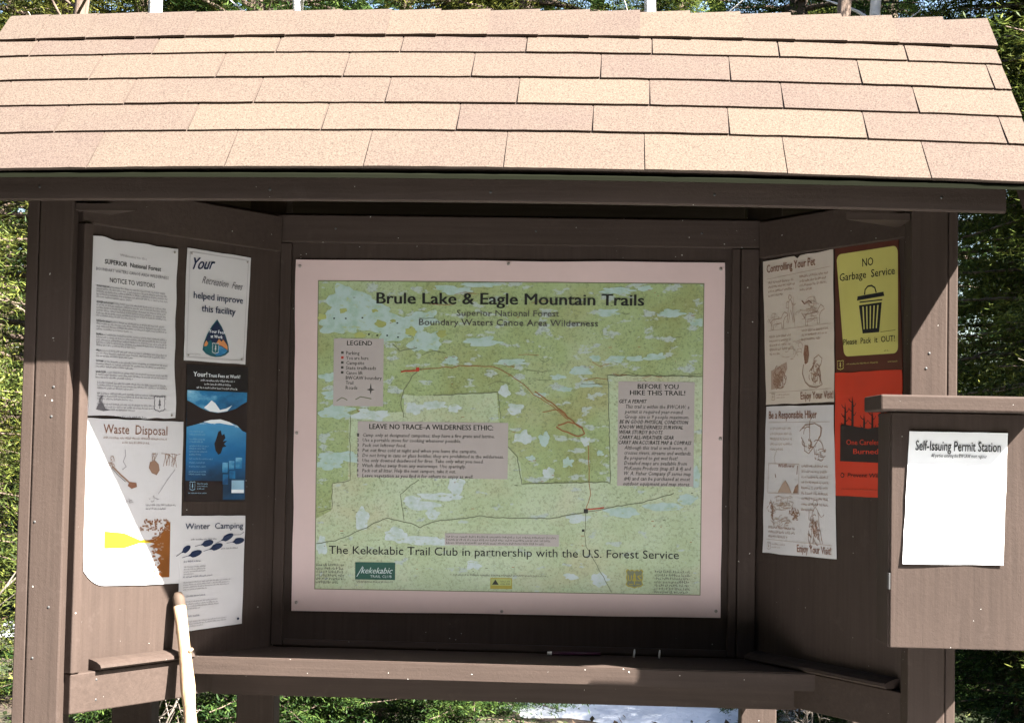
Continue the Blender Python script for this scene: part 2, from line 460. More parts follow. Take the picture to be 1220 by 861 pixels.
# fascia, drip edge, barge boards
def bent(name, x0, x1, prof, mat, parent, n=14):
    bm = bmesh.new(); rings = []
    for i in range(n+1):
        x = x0+(x1-x0)*i/n
        rings.append([bm.verts.new((x, y, z+camber(x)*.55)) for y, z in prof])
    k = len(prof)
    for a, b in zip(rings, rings[1:]):
        for q in range(k): bm.faces.new((a[q], a[(q+1) % k], b[(q+1) % k], b[q]))
    bm.faces.new(rings[0][::-1]); bm.faces.new(rings[-1])
    return mesh_from(name, bm, parent, [mat])
bent('fascia_board', -1.36, 1.021, [(-.812, 2.047), (-.835, 2.046), (-.838, 2.049), (-.838, 2.113), (-.812, 2.123)], M['woodX'], roof)
bent('drip_edge', RX0+.004, RX1-.004, [(-.8695, 2.092), (-.8725, 2.092), (-.873, 2.101), (-.860, 2.111)], M['drip'], roof)
for x0, x1 in ((RX0+.006, RX0+.030), (RX1-.030, RX1-.006)):
    for back in (False, True):
        bm = bmesh.new()
        pts = [(-.026, -.085), (-.026, -.018), (SMAX-.02, -.018), (SMAX-.06, -.085)]
        a = [bm.verts.new(rp(x0, s, h, back)) for s, h in pts]; b = [bm.verts.new(rp(x1, s, h, back)) for s, h in pts]
        for i in range(4): bm.faces.new((a[i], a[(i+1) % 4], b[(i+1) % 4], b[i]))
        bm.faces.new(a[::-1]); bm.faces.new(b)
        mesh_from('barge_board', bm, roof, [M['woodX']])

# ================================================================== PAPERS
FONT_CACHE = {}
def glyphs(s, res=2, bold=0.0, shear=0.0, space=1.0):
    key = (s, res, bold, shear, space)
    if key in FONT_CACHE: return FONT_CACHE[key]
    c = bpy.data.curves.new('t', 'FONT'); c.body = s; c.resolution_u = res; c.offset = bold; c.shear = shear; c.space_character = space
    o = bpy.data.objects.new('t', c); col.objects.link(o)
    dg = bpy.context.evaluated_depsgraph_get()
    me = bpy.data.meshes.new_from_object(o.evaluated_get(dg))
    v = [(a.co.x, a.co.y) for a in me.vertices]; f = [tuple(p.vertices) for p in me.polygons]
    bpy.data.objects.remove(o); bpy.data.curves.remove(c); bpy.data.meshes.remove(me)
    FONT_CACHE[key] = (v, f); return v, f
CAP = .69

class Sheet:
    def __init__(s, name, label, cat, corners, normal, sheet_mat, group=None, wave=.0, seed=1, gap=.0015, ragged=.0, clip=(0, 0), notch=None, thick=.0006, flatcoord=(1, 1)):
        s.c = [Vector(p) for p in corners]; s.n = Vector(normal).normalized(); s.wave = wave; s.seed = seed; s.gap = gap
        s.W = (s.c[1]-s.c[0]).length; s.H = (s.c[3]-s.c[0]).length
        s.U, s.V = flatcoord
        base = (s.c[2]+s.c[3])/2
        s.root = empty(name, base); tag(s.root, label, cat, group)
        s.parts = {}
        # the sheet itself
        bm = bmesh.new(); K = 24
        g = []
        for j in range(K+1):
            row = []
            for i in range(K+1):
                u, v = i/K, j/K
                e = ragged
                uu = u + (e*(noise.noise(Vector((seed*3.1, v*7, 0)))*(1-u) + noise.noise(Vector((seed*5.7, v*6, 2)))*u) if e else 0)
                vv = v + (e*.7*(noise.noise(Vector((seed*2.3, u*6, 5)))*(1-v) + noise.noise(Vector((seed*1.3, u*6, 9)))*v) if e else 0)
                if clip[0] and u < .2:      # rounded, curled bottom corner
                    k = (1-u/.2)**2.2; vv -= clip[0]*k*max(0, (v-.7)/.3)
                if clip[1] and v > .9:
                    uu += 0
                if notch and abs(u-notch[0]) < notch[1]: vv += notch[2]*(1-v)**6
                row.append(bm.verts.new(s.P(uu, vv, 0)))
            g.append(row)
        fr = [bm.faces.new((g[j][i], g[j+1][i], g[j+1][i+1], g[j][i+1])) for j in range(K) for i in range(K)]
        r = bmesh.ops.extrude_face_region(bm, geom=fr)
        for v in [x for x in r['geom'] if isinstance(x, bmesh.types.BMVert)]: v.co += s.n*(-thick)
        o = mesh_from('sheet', bm, s.root, [sheet_mat], False)
        s.sheet = o
    def P(s, u, v, layer):
        a = s.c[0].lerp(s.c[1], u); b = s.c[3].lerp(s.c[2], u); p = a.lerp(b, v)
        w = s.wave*(noise.noise(Vector((u*2.3+s.seed, v*2.9, s.seed*1.7)))+.6) if s.wave else 0
        return p + s.n*(s.gap + w + (.0005+.0003*layer if layer else 0))
    def q(s, x, y, layer): return s.P(x/s.U, y/s.V, layer)
    def add(s, part, verts, faces, mat, layer):
        d = s.parts.setdefault(part, {'v': [], 'f': [], 'm': [], 'mats': []})
        if mat not in d['mats']: d['mats'].append(mat)
        mi = d['mats'].index(mat); b = len(d['v'])
        d['v'] += [s.q(x, y, layer) for x, y in verts]
        for f in faces: d['f'].append([b+i for i in f]); d['m'].append(mi)
    def rect(s, part, x0, y0, x1, y1, mat, layer=1):
        k = max(1, int(round(abs(x1-x0)/s.U*14))); m = max(1, int(round(abs(y1-y0)/s.V*14)))
        v = [(x0+(x1-x0)*i/k, y0+(y1-y0)*j/m) for j in range(m+1) for i in range(k+1)]
        f = [(j*(k+1)+i, (j+1)*(k+1)+i, (j+1)*(k+1)+i+1, j*(k+1)+i+1) for j in range(m) for i in range(k)]
        s.add(part, v, f, mat, layer)
    def poly(s, part, pts, mat, layer=1):
        from mathutils.geometry import tessellate_polygon
        t = tessellate_polygon([[Vector((x, y, 0)) for x, y in pts]])
        vs = [tuple(p) for p in pts]; todo = [tuple(q) for q in t]; out = []; mids = {}
        lim = .09
        while todo:                       # keep large shapes on the curved sheet: split long edges at their middles
            q = todo.pop(); best = None
            for i in range(3):
                a, b = vs[q[i]], vs[q[(i+1) % 3]]
                l = math.hypot((a[0]-b[0])/s.U, (a[1]-b[1])/s.V)
                if best is None or l > best[0]: best = (l, i)
            if best[0] <= lim: out.append(q); continue
            i = best[1]; a, b, c = q[i], q[(i+1) % 3], q[(i+2) % 3]; k = (min(a, b), max(a, b))
            if k not in mids:
                mids[k] = len(vs); vs.append(((vs[a][0]+vs[b][0])/2, (vs[a][1]+vs[b][1])/2))
            m = mids[k]; todo += [(a, m, c), (m, b, c)]
        s.add(part, vs, out, mat, layer)
    def blob(s, part, cx, cy, rx, ry, mat, layer=1, seed=0, rough=.35, n=40, clamp=None):
        pts = []
        for i in range(n):
            a = 2*math.pi*i/n
            k = 1 + rough*(noise.noise(Vector((math.cos(a)*1.6+seed*7.3, math.sin(a)*1.6, seed)))*1.6 + (.5 if n > 30 else .2)*noise.noise(Vector((math.cos(a)*3.5+seed, math.sin(a)*3.5, seed*2))))
            pts.append((cx+rx*k*math.cos(a), cy+ry*k*math.sin(a)))
        if clamp: pts = [(min(max(x, clamp[0]), clamp[2]), min(max(y, clamp[1]), clamp[3])) for x, y in pts]
        s.poly(part, pts, mat, layer)
    def stroke(s, part, pts, w, mat, layer=2, jit=0):
        """w in metres"""
        wu, wv = w/s.W*s.U/2, w/s.H*s.V/2
        sx, sy = s.W/s.U, s.H/s.V
        vs, fs = [], []
        if jit: pts = [(x+rng.uniform(-jit, jit), y+rng.uniform(-jit, jit)) for x, y in pts]
        for i, (x, y) in enumerate(pts):
            a = pts[max(0, i-1)]; b = pts[min(len(pts)-1, i+1)]
            dx, dy = (b[0]-a[0])*sx, (b[1]-a[1])*sy; l = math.hypot(dx, dy) or 1
            vs += [(x-dy/l*wu, y+dx/l*wv), (x+dy/l*wu, y-dx/l*wv)]
        for i in range(len(pts)-1): fs.append((2*i, 2*i+1, 2*i+3, 2*i+2))
        s.add(part, vs, fs, mat, layer)
    def text(s, part, body, x, y, h, mat, w=None, align='L', layer=3, bold=0.0, shear=0.0, rot=0.0, res=2, space=1.0):
        """baseline (x, y), cap height h, optional width w (all in sheet units)"""
        v, f = glyphs(body, res, 0.0, shear, space)
        if not v: return
        x0, x1 = min(p[0] for p in v), max(p[0] for p in v)
        ky = h/CAP
        kx = (w/(x1-x0)) if w else ky*(s.H/s.V)/(s.W/s.U)
        wid = (x1-x0)*kx
        ox = x - (0 if align == 'L' else wid/2 if align == 'C' else wid)
        out = []
        for px, py in v:
            a, b = (px-x0)*kx, -py*ky
            out.append((ox + a, y + b + rot*a))
        s.add(part, out, f, mat, layer)
        if bold > .003:
            for sg in (-1, 1):
                dx = sg*bold*1.1*kx
                s.add(part, [(a+dx, b) for a, b in out], f, mat, layer+.25+.25*sg+.2)
    def lines(s, part, x0, y0, x1, n, pitch, h, mat, layer=3, last=.6, seed=0, slope=0.0):
        """rows of print too small to read"""
        rr = random.Random(seed*31+n)
        kx = (s.H/s.V)/(s.W/s.U)
        for r in range(n):
            y = y0+pitch*r; end = x1 if r < n-1 else x0+(x1-x0)*last; end -= rr.uniform(0, .05)*(x1-x0); x = x0
            vs, fs = [], []
            while x < end:
                for _ in range(rr.randint(2, 9)):
                    cw = h*kx*rr.uniform(.35, .62); ch = h*rr.choice((.62, .66, .7, 1.0, .98)); st = cw*.36
                    if x+cw > end: break
                    yy = y + slope*(x-x0); b = len(vs)
                    k = rr.random()
                    vs += [(x, yy), (x+st, yy), (x+st, yy-ch), (x, yy-ch)]; fs.append((b, b+1, b+2, b+3))
                    if k < .8:
                        b = len(vs); t = h*.18; ym = yy-h*.62 if k < .4 else yy-t
                        vs += [(x+st, ym+t), (x+cw, ym+t), (x+cw, ym), (x+st, ym)]; fs.append((b, b+1, b+2, b+3))
                    x += cw + h*kx*.17
                x += h*kx*.38
            if vs: s.add(part, vs, fs, mat, layer)
    def done(s, labels=None):
        for name, d in s.parts.items():
            name = name.split('#')[0]; me = bpy.data.meshes.new(name); me.from_pydata([tuple(v) for v in d['v']], [], d['f'])
            for m in d['mats']: me.materials.append(m)
            for p, mi in zip(me.polygons, d['m']): p.material_index = mi
            me.update()
            # face the viewer
            for p in me.polygons:
                if p.normal.dot(s.n) < 0: p.flip()
            o = link(name, me, s.root)
            if labels and name in labels: o['label'] = labels[name]
    def pin(s, x, y, r=.0045, name='screw', mat=None):
        bm = bmesh.new(); c = s.q(x, y, 4)
        a = s.n.cross(Vector((0, 0, 1))).normalized(); up = Vector((0, 0, 1))
        rings = []
        for rr, d in ((r, 0), (r, .0012), (r*.7, .0026), (r*.25, .0029)):
            rings.append([bm.verts.new(c + s.n*d + (a*math.cos(k*math.pi/5)+up*math.sin(k*math.pi/5))*rr) for k in range(10)])
        for p, q in zip(rings, rings[1:]):
            for k in range(10): bm.faces.new((p[k], p[(k+1) % 10], q[(k+1) % 10], q[k]))
        bm.faces.new(rings[-1])
        mesh_from(name, bm, s.root, [mat or M['metal']], True)

def on(fr, pts, n=0.0): return [fr.p(s_, n, z) for s_, z in pts]

# ---- the trail map on the centre panel. Sheet units 511 x 421, one unit is about 2.3 mm
mp = Sheet('trail_map_poster', 'large green trail map with wide pinkish border on the centre panel', 'map',
           [(-.712, 0, 2.001), (.4655, 0, 2.009), (.4665, 0, 1.049), (-.6985, 0, 1.039)], (0, -1, 0), M['paper_pink'],
           wave=.0016, seed=3, flatcoord=(511, 421), gap=.001, ragged=.003, thick=.001)
def mx(px): return px-352
def my(py): return py-311
def mrect(part, x0, y0, x1, y1, mat, l): mp.rect(part, mx(x0), my(y0), mx(x1), my(y1), mat, l)
mrect('map_print', 379, 336, 839, 706, M['map_edge'], .5)
mrect('map_print', 380, 337, 838, 705, M['map_base'], 1)
# paler land outside the wilderness boundary
mp.poly('map_print', [(mx(x), my(y)) for x, y in [(380, 705), (380, 622), (398, 612), (399, 580), (418, 575), (418, 497), (484, 493), (484, 472), (500, 474), (595, 469), (597, 500), (606, 530), (624, 552), (627, 578), (731, 574), (726, 446), (838, 448), (838, 705)]], M['map_light'], 2)
# lakes
def lk(x, y, rx, ry, sd, mat='map_lake', r=.45, l=3): mp.blob('map_print', mx(x), my(y), rx, ry, M[mat], l+rng.uniform(0, .4), sd, r, 46 if rx > 10 else 26, (mx(380.6), my(337.6), mx(837.4), my(704.4)))
for a in ((418, 362, 22, 16, 1), (404, 388, 30, 13, 2), (440, 381, 34, 17, 3), (478, 392, 30, 14, 4), (510, 408, 18, 15, 5), (505, 381, 22, 8, 6),
          (398, 452, 14, 5, 7), (402, 473, 16, 5, 8), (405, 493, 20, 8, 9), (412, 548, 24, 7, 10), (395, 556, 14, 7, 11), (540, 346, 22, 5, 12), (575, 340, 20, 3, 13),
          (735, 346, 20, 4, 14), (769, 343, 9, 3, 15), (800, 372, 14, 4, 16), (831, 383, 7, 5, 17), (725, 372, 12, 4, 18), (780, 425, 10, 4, 19),
          (575, 408, 22, 5, 20), (612, 433, 18, 4, 21), (540, 432, 9, 5, 22), (712, 427, 6, 4, 23), (735, 428, 10, 4, 24), (758, 427, 9, 3, 25), (786, 424, 7, 4, 26),
          (694, 442, 13, 5, 27), (668, 449, 9, 3, 28), (704, 459, 12, 3, 29), (676, 464, 8, 3, 30), (648, 471, 8, 3, 31)):
    lk(*a)
for a in ((497, 489, 10, 8, 32, 'map_lake2'), (445, 497, 22, 7, 33, 'map_lake2'), (520, 485, 14, 5, 34, 'map_lake2'), (545, 488, 8, 4, 35, 'map_lake2'),
          (604, 468, 6, 7, 36, 'map_lake2'), (615, 487, 9, 6, 37, 'map_lake2'), (627, 522, 10, 8, 38, 'map_lake2'), (652, 524, 6, 9, 39), (701, 525, 6, 5, 40, 'map_lake2'),
          (658, 563, 7, 6, 41, 'map_lake2'), (681, 551, 6, 6, 42), (637, 547, 5, 3, 43), (718, 540, 4, 3, 44),
          (548, 580, 9, 12, 45, 'map_lake2', .3), (530, 594, 24, 5, 46, 'map_lake2', .3), (508, 604, 20, 6, 47, 'map_lake2', .3), (520, 615, 8, 6, 48, 'map_lake2', .3), (495, 598, 10, 5, 481, 'map_lake2', .3),
          (436, 622, 8, 14, 49, 'map_lake2', .3), (478, 641, 14, 8, 50, 'map_lake2', .3), (505, 646, 28, 5, 51, 'map_lake2', .2), (532, 648, 16, 4, 511, 'map_lake2', .2),
          (745, 609, 20, 6, 52, 'map_lake', .25), (795, 602, 22, 5, 53, 'map_lake', .25), (822, 593, 12, 6, 54, 'map_lake', .25), (832, 566, 5, 12, 55, 'map_lake', .25),
          (691, 617, 14, 5, 56, 'map_lake2'), (387, 655, 6, 10, 57, 'map_lake2'), (720, 690, 12, 7, 58, 'map_lake2'), (570, 675, 8, 5, 59, 'map_lake2'), (685, 686, 7, 4, 60, 'map_lake2')):
    lk(*a)
for x, y, rx, ry, sd in ((455, 388, 6, 4, 1), (430, 402, 8, 3, 2), (492, 397, 6, 5, 3), (410, 372, 5, 3, 4), (385, 380, 5, 4, 5), (528, 399, 7, 4, 6), (470, 384, 3, 2, 7), (448, 372, 4, 2, 8)):
    mp.blob('map_print', mx(x), my(y), rx, ry, M['map_isle'], 4.2, sd, .4, 24)
# scattered tiny map symbols
for i in range(120):
    x, y = rng.uniform(384, 834), rng.uniform(342, 700)
    mp.rect('map_print', mx(x), my(y), mx(x+rng.uniform(.8, 4)), my(y+rng.uniform(.5, .9)), rng.choice([M['map_road'], M['map_edge'], M['map_trail']]), 4.6)
for x, y in ((398, 381), (412, 381), (432, 380), (474, 386), (450, 401), (462, 401), (440, 400), (475, 403)):
    mp.rect('map_print', mx(x), my(y), mx(x+2), my(y+1.6), M['map_ink'], 4.6)
# roads, borders and trails
def ml(pts, w, mat, l=5):
    out = []
    for (a, b) in zip(pts, pts[1:]):
        n = max(2, int(math.hypot(b[0]-a[0], b[1]-a[1])/5))
        for i in range(n):
            t = i/n; x, y = a[0]+(b[0]-a[0])*t, a[1]+(b[1]-a[1])*t
            out.append((mx(x)+1.3*noise.noise(Vector((x*.13, y*.13, 1))), my(y)+1.8*noise.noise(Vector((x*.11, y*.11, 7)))))
    out.append((mx(pts[-1][0]), my(pts[-1][1])))
    mp.stroke('map_print', out, w, M[mat], l)
ml([(381, 652), (404, 648), (426, 638), (450, 626), (466, 620), (484, 623), (505, 630), (530, 622), (560, 619), (575, 616), (600, 618), (660, 618), (690, 612), (702, 610), (735, 603), (770, 597), (806, 586)], .0022, 'map_road')
ml([(486, 622), (482, 600), (481, 592), (494, 581), (503, 574)], .0018, 'map_road')
ml([(702, 610), (702, 640), (704, 652), (722, 682), (734, 704)], .0018, 'map_road')
ml([(702, 608), (708, 588), (706, 575), (705, 545), (704, 530)], .0018, 'map_trail')
ml([(484, 500), (480, 482), (484, 466), (494, 450), (503, 442)], .0022, 'map_road')
ml([(470, 412), (478, 420), (492, 418), (499, 416)], .0022, 'map_road')
ml([(519, 473), (560, 471), (596, 468)], .0024, 'map_road'); ml([(597, 470), (600, 500)], .0018, 'map_road')
ml([(606, 530), (620, 545), (626, 577), (731, 574), (727, 447), (838, 447)], .0022, 'map_road')
ml([(420, 498), (420, 576), (399, 580), (399, 610), (383, 614)], .0018, 'map_edge')
ml([(480, 444), (500, 443), (525, 440), (560, 437), (590, 438), (606, 445), (622, 455), (638, 470), (652, 478), (668, 490), (680, 500)], .0018, 'map_trail')
ml([(668, 508), (680, 503), (696, 508), (700, 516), (692, 520), (674, 514), (666, 509)], .0034, 'map_trail')
ml([(640, 466), (660, 480), (676, 492), (690, 507), (698, 510)], .003, 'map_trail')
ml([(650, 492), (668, 488), (684, 500)], .002, 'map_trail')
ml([(480, 445), (502, 444)], .003, 'map_red'); ml([(703, 606), (724, 604)], .003, 'map_red')
for i in range(26):
    x, y = rng.uniform(500, 830), rng.uniform(350, 465); ln = rng.uniform(8, 34); dy = rng.uniform(-6, 6)
    ml([(x, y), (min(836, x+ln/2), y+dy), (min(837, x+ln), y+dy*.4)], .0012, 'map_edge' if i % 3 else 'map_trail', 4.8)
mp.rect('map_print', mx(498), my(440), mx(502), my(444), M['map_red'], 5.3)
mp.rect('map_print', mx(700), my(606), mx(705), my(611), M['map_ink'], 5.3)
mp.rect('map_print', mx(698), my(630), mx(701), my(633), M['map_ink'], 5.3)
# grey panels
mrect('text_panel#0', 399, 406, 459, 487, M['map_panel'], 6)
mrect('text_panel#1', 429, 505, 609, 572, M['map_panel'], 6)
mrect('text_panel#2', 739, 454, 829, 578, M['map_panel'], 6)
mrect('text_panel#3', 535, 637, 671, 651, M['map_panel'], 6)
def mt(body, x, y, h, w=None, mat='map_ink', **k): mp.text('lettering', body, mx(x), my(y), h, M[mat], w, layer=7.5, **k)
mt('Brule Lake & Eagle Mountain Trails', 450, 363.5, 13.4, 318, bold=.018, res=3)
mt('Superior National Forest', 546, 377.5, 7.2, 122, 'map_ink2')
mt('Boundary Waters Canoe Area Wilderness', 501, 389, 7.6, 213, 'map_ink2', bold=.004)
mt('LEGEND', 415, 414, 5.4, 30, bold=.01)
for i, (t, w) in enumerate((('Parking', 16), ('You are here', 27), ('Campsite', 22), ('State trailheads', 36), ('Canoe lift', 20), ('BWCAW boundary', 43), ('Trail', 9), ('Roads', 14))):
    y = 423+i*5.95
    mt(t, 414, y+2.4, 4.3, w, 'map_ink2', bold=.01, res=1)
    if i < 5: mp.rect('lettering', mx(408), my(y-1.6), mx(411), my(y+1.4), M['map_red'] if i == 1 else M['map_ink2'], 7.5)
mp.poly('lettering', [(mx(x), my(y)) for x, y in ((444, 459), (445.2, 465.8), (449, 467), (445.2, 468.2), (444, 473), (442.8, 468.2), (439, 467), (442.8, 465.8))], M['map_ink2'], 7.5)
ml([(404, 481), (409, 477), (416, 480)], .0025, 'map_road', 7.6); ml([(425, 480), (432, 477), (445, 478)], .0025, 'map_road', 7.6)
mt('LEAVE NO TRACE\u2013A WILDERNESS ETHIC:', 443, 514, 6.0, 148, bold=.016)
for i, (t, w) in enumerate((('Camp only at designated campsites; they have a fire grate and latrine.', 158), ('Use a portable stove for cooking whenever possible.', 118), ('Pack out leftover food.', 52),
        ('Put out fires cold at night and when you leave the campsite.', 137), ('Do not bring in cans or glass bottles; they are prohibited in the wilderness.', 169),
        ('Use only downed deadwood for fires. Take only what you need.', 145), ('Wash dishes away from any waterways. Use sparingly.', 124), ('Pack out all litter. Help the next campers, take it out.', 112), ('Leave vegetation as you find it for others to enjoy as well.', 133))):
    y = 523.3+i*6.05
    mt(t, 435, y, 4.1, w, 'map_ink2', bold=.012, res=1, shear=.15); mt(str(i+1), 428.5, y, 3.9, 2, 'map_ink2', res=1, bold=.01)
mt('BEFORE YOU', 762, 462.5, 5.6, 48, bold=.014); mt('HIKE THIS TRAIL!', 753, 470, 5.6, 65, bold=.014)
for i, (t, x, w, b) in enumerate((('GET A PERMIT', 740, 33, 1), ('This trail is within the BWCAW; a', 748, 75, 0), ('permit is required year-round.', 747, 69, 0), ('Group size is 9 people maximum.', 747, 76, 0),
        ('BE IN GOOD PHYSICAL CONDITION', 741, 81, 1), ('KNOW WILDERNESS SURVIVAL', 741, 75, 1), ('WEAR STURDY BOOTS', 741, 51, 1), ('CARRY ALL-WEATHER GEAR', 741, 64, 1), ('CARRY AN ACCURATE MAP & COMPASS', 740, 86, 1),
        ('Although this trail is well-worn, it', 747, 74, 0), ('crosses rivers, streams and wetlands.', 747, 79, 0), ('Be prepared to get wet feet!', 747, 63, 0), ('Detailed maps are available from', 747, 74, 0),
        ('McKenzie Products (map #3 & 4) and', 747, 79, 0), ('W. A. Fisher Company (F series map', 747, 79, 0), ('#4) and can be purchased at most', 747, 78, 0), ('outdoor equipment and map stores.', 746, 79, 0))):
    y = 479.8+i*6.1
    mt(t, x, y, 4.5, w, 'map_ink' if b else 'map_ink2', bold=.014 if b else .008, shear=.25, res=1)
mt('The Kekekabic Trail Club in partnership with the U.S. Forest Service', 396, 663.5, 9.6, 417, bold=.003, res=3)
mp.lines('lettering', mx(537), my(642), mx(668), 3, 3.7, 2.6, M['map_ink2'], 7.5, .9, 4)
mp.lines('lettering', mx(381), my(678), mx(416), 6, 4.1, 3.1, M['map_ink2'], 7.5, .8, 5)
mp.lines('lettering', mx(785), my(680), mx(828), 7, 4.0, 3.0, M['map_ink2'], 7.5, 1, 6)
mp.lines('lettering', mx(546), my(687), mx(660), 1, 4, 2.2, M['map_ink2'], 7.5, 1, 7)
mrect('club_logo', 428, 673, 476, 693.5, M['dkgreen'], 6)
mp.text('club_logo', 'kekekabic', mx(435), my(686), 7, M['map_lake2'], 38, layer=7, shear=.35, bold=.01)
mp.text('club_logo', 'TRAIL CLUB', mx(446), my(691), 3, M['map_lake2'], 26, layer=7, res=1)
mp.stroke('club_logo', [(mx(430), my(690)), (mx(434), my(683)), (mx(437), my(678))], .002, M['map_lake2'], 7)
mp.lines('club_logo', mx(430), my(697), mx(475), 1, 4, 2.2, M['map_ink2'], 7, 1, 8)
mrect('sponsor_logo', 590, 689, 616, 702, M['gold'], 6); mrect('sponsor_logo', 591, 690, 615, 698, M['map_isle'], 6.6)
mp.poly('sponsor_logo', [(mx(592), my(697)), (mx(596), my(691)), (mx(600), my(697))], M['map_ink'], 7.2)
mp.lines('sponsor_logo', mx(602), my(694), mx(614), 2, 3, 2, M['map_ink2'], 7.2, 1, 9)

def shield(sh, part, cx, cy, w, h, mats, l, us=True):
    """the forest service badge: notched shield with a tree between the letters"""
    def sc(k, dy=0): return [(cx+x*w/2*k, cy+(y+dy)*h/2*k) for x, y in
        ((0, -.82), (.3, -.95), (.55, -.84), (.75, -1), (1, -.82), (.88, -.5), (.97, -.1), (.86, .3), (1, .62), (.7, .84), (.35, .86), (0, 1), (-.35, .86), (-.7, .84), (-1, .62), (-.86, .3), (-.97, -.1), (-.88, -.5), (-1, -.82), (-.75, -1), (-.55, -.84), (-.3, -.95))]
    sh.poly(part, sc(1), mats[0], l); sh.poly(part, sc(.88), mats[1], l+.6)
    sh.poly(part, [(cx, cy-h*.34), (cx+w*.10, cy-h*.1), (cx+w*.05, cy-h*.1), (cx+w*.13, cy+h*.12), (cx+w*.03, cy+h*.12), (cx+w*.03, cy+h*.3), (cx-w*.03, cy+h*.3), (cx-w*.03, cy+h*.12), (cx-w*.13, cy+h*.12), (cx-w*.05, cy-h*.1), (cx-w*.10, cy-h*.1)], mats[0], l+1.2)
    if us:
        sh.text(part, 'U', cx-w*.36, cy+h*.12, h*.30, mats[0], w*.20, layer=l+1.2, bold=.03)
        sh.text(part, 'S', cx+w*.17, cy+h*.12, h*.30, mats[0], w*.20, layer=l+1.2, bold=.03)
        sh.rect(part, cx-w*.3, cy+h*.27, cx-w*.08, cy+h*.31, mats[0], l+1.2); sh.rect(part, cx+w*.08, cy+h*.27, cx+w*.3, cy+h*.31, mats[0], l+1.2)
shield(mp, 'service_badge', mx(761), my(687.5), 21, 23, (M['gold'], M['map_road']), 6)
mp.done()
for x, y in ((5, 8), (255, 3.5), (506, 8), (3.5, 209), (508, 210), (5.5, 411), (252, 417.5), (505.5, 413)): mp.pin(x, y)

# ---- posters on the left wing
NL, NR = tuple(LW.n), tuple(RW.n)
s = Sheet('visitor_notice', 'tall sheet headed Notice to Visitors, upper left on the left wing', 'notice', on(LW, [(.672, 1.991), (.377, 1.987), (.369, 1.553), (.662, 1.554)]), NL, M['paper'], wave=.003, seed=5, ragged=.018, flatcoord=(100, 155))
s.text('lettering', 'Welcome to the', 50, 14.5, 2.6, M['ink_fade'], 30, 'C', res=1)
s.text('lettering', 'SUPERIOR  National Forest', 50, 22.5, 4.0, M['ink'], 62, 'C', bold=.008)
s.text('lettering', 'BOUNDARY WATERS CANOE AREA WILDERNESS', 50, 29, 2.8, M['ink_soft'], 80, 'C', res=1)
s.text('lettering', 'NOTICE TO VISITORS', 50, 38, 4.0, M['ink'], 50, 'C', bold=.002)
y = 43
for i, n in enumerate((5, 6, 4, 5, 3, 3, 3, 3, 3, 3)):
    ind = 11 if i < 7 else 13
    s.lines('lettering', ind, y, 91, n, 2.35, 1.7, M['ink_soft'], 3, .55, 20+i)
    if i < 7: s.lines('lettering', ind, y, ind+(14, 20, 16, 8, 6, 9, 11)[i], 1, 2, 1.9, M['ink'], 3.6, 1, 60+i)
    y += n*2.35 + 2.2
s.lines('lettering', 31, y+1.5, 68, 1, 3, 1.9, M['ink'], 3, 1, 41)
for k in range(7):
    s.stroke('drawing', [(13+rng.uniform(0, 9), 148-rng.uniform(0, 3)), (16+rng.uniform(-2, 3), 143-rng.uniform(0, 4)), (18+rng.uniform(-1, 2), 137)], .0016, M['ink_soft'], 3)
s.poly('drawing', [(12, 149), (15, 144), (19, 143), (22, 148), (27, 149.5), (20, 150.5)], M['ink_soft'], 2)
shield(s, 'service_badge', 82, 142, 13, 15, (M['ink_soft'], M['paper']), 3, False)
s.done()
for x, y in ((4, 3), (96, 3.5), (96, 152)): s.pin(x, y, .003, 'pin')

s = Sheet('recreation_fees_sign', 'white sign with a blue arrowhead emblem, top right of the left wing', 'sign', on(LW, [(.342, 1.995), (.110, 1.992), (.121, 1.704), (.343, 1.704)]), NL, M['paper'], wave=.002, seed=8, ragged=.006, flatcoord=(100, 125), gap=.002)
for a, b in (((4, 4), (96, 4)), ((96, 4), (96, 121)), ((96, 121), (4, 121)), ((4, 121), (4, 4))):
    s.stroke('border', [a, b], .0012, M['ink_fade'], 2)
s.text('lettering', 'Your', 9, 23, 13, M['navy'], 34, bold=.018, shear=.45, rot=-.10, res=4)
s.text('lettering', 'Recreation  Fees', 24, 37, 8, M['ink_soft'], 64, bold=-.002, shear=.5, rot=.04, res=3)
s.text('lettering', 'helped improve', 12, 55, 7.6, M['navy'], 78, bold=.014)
s.text('lettering', 'this facility', 25, 69, 7.6, M['navy'], 54, bold=.014)
def arrow(k, cx=50, top=76, bot=118):
    c = (top+bot)/2+4
    pts = [(50, 76), (58, 84), (65, 94), (70, 104), (71.5, 112), (66, 116), (58, 118.3), (50, 119), (42, 118.3), (34, 116), (28.5, 112), (30, 104), (35, 94), (42, 84)]
    return [(50+(x-50)*k, c+(y-c)*k) for x, y in pts]
s.poly('emblem', arrow(1), M['teal'], 2); s.poly('emblem', arrow(.93), M['navy'], 2.6)
s.poly('emblem', [(31.5, 104), (36, 103), (41, 100), (45, 104), (50, 102), (50, 117.6), (42, 116.5), (34, 114.3), (31, 111)], M['teal'], 3.2)
s.poly('emblem', [(50, 103), (54, 98), (58, 101), (61, 98.5), (66, 103), (68.5, 106), (68.8, 110), (60, 106), (54, 105)], M['orange'], 3.8)
s.poly('emblem', [(31, 105), (34, 101), (37, 104), (35, 107), (31, 108)], M['orange'], 3.8)
s.poly('emblem', [(50, 105), (60, 107), (69, 110.5), (65, 114), (58, 116.8), (50, 117.6)], M['lake'], 3.3)
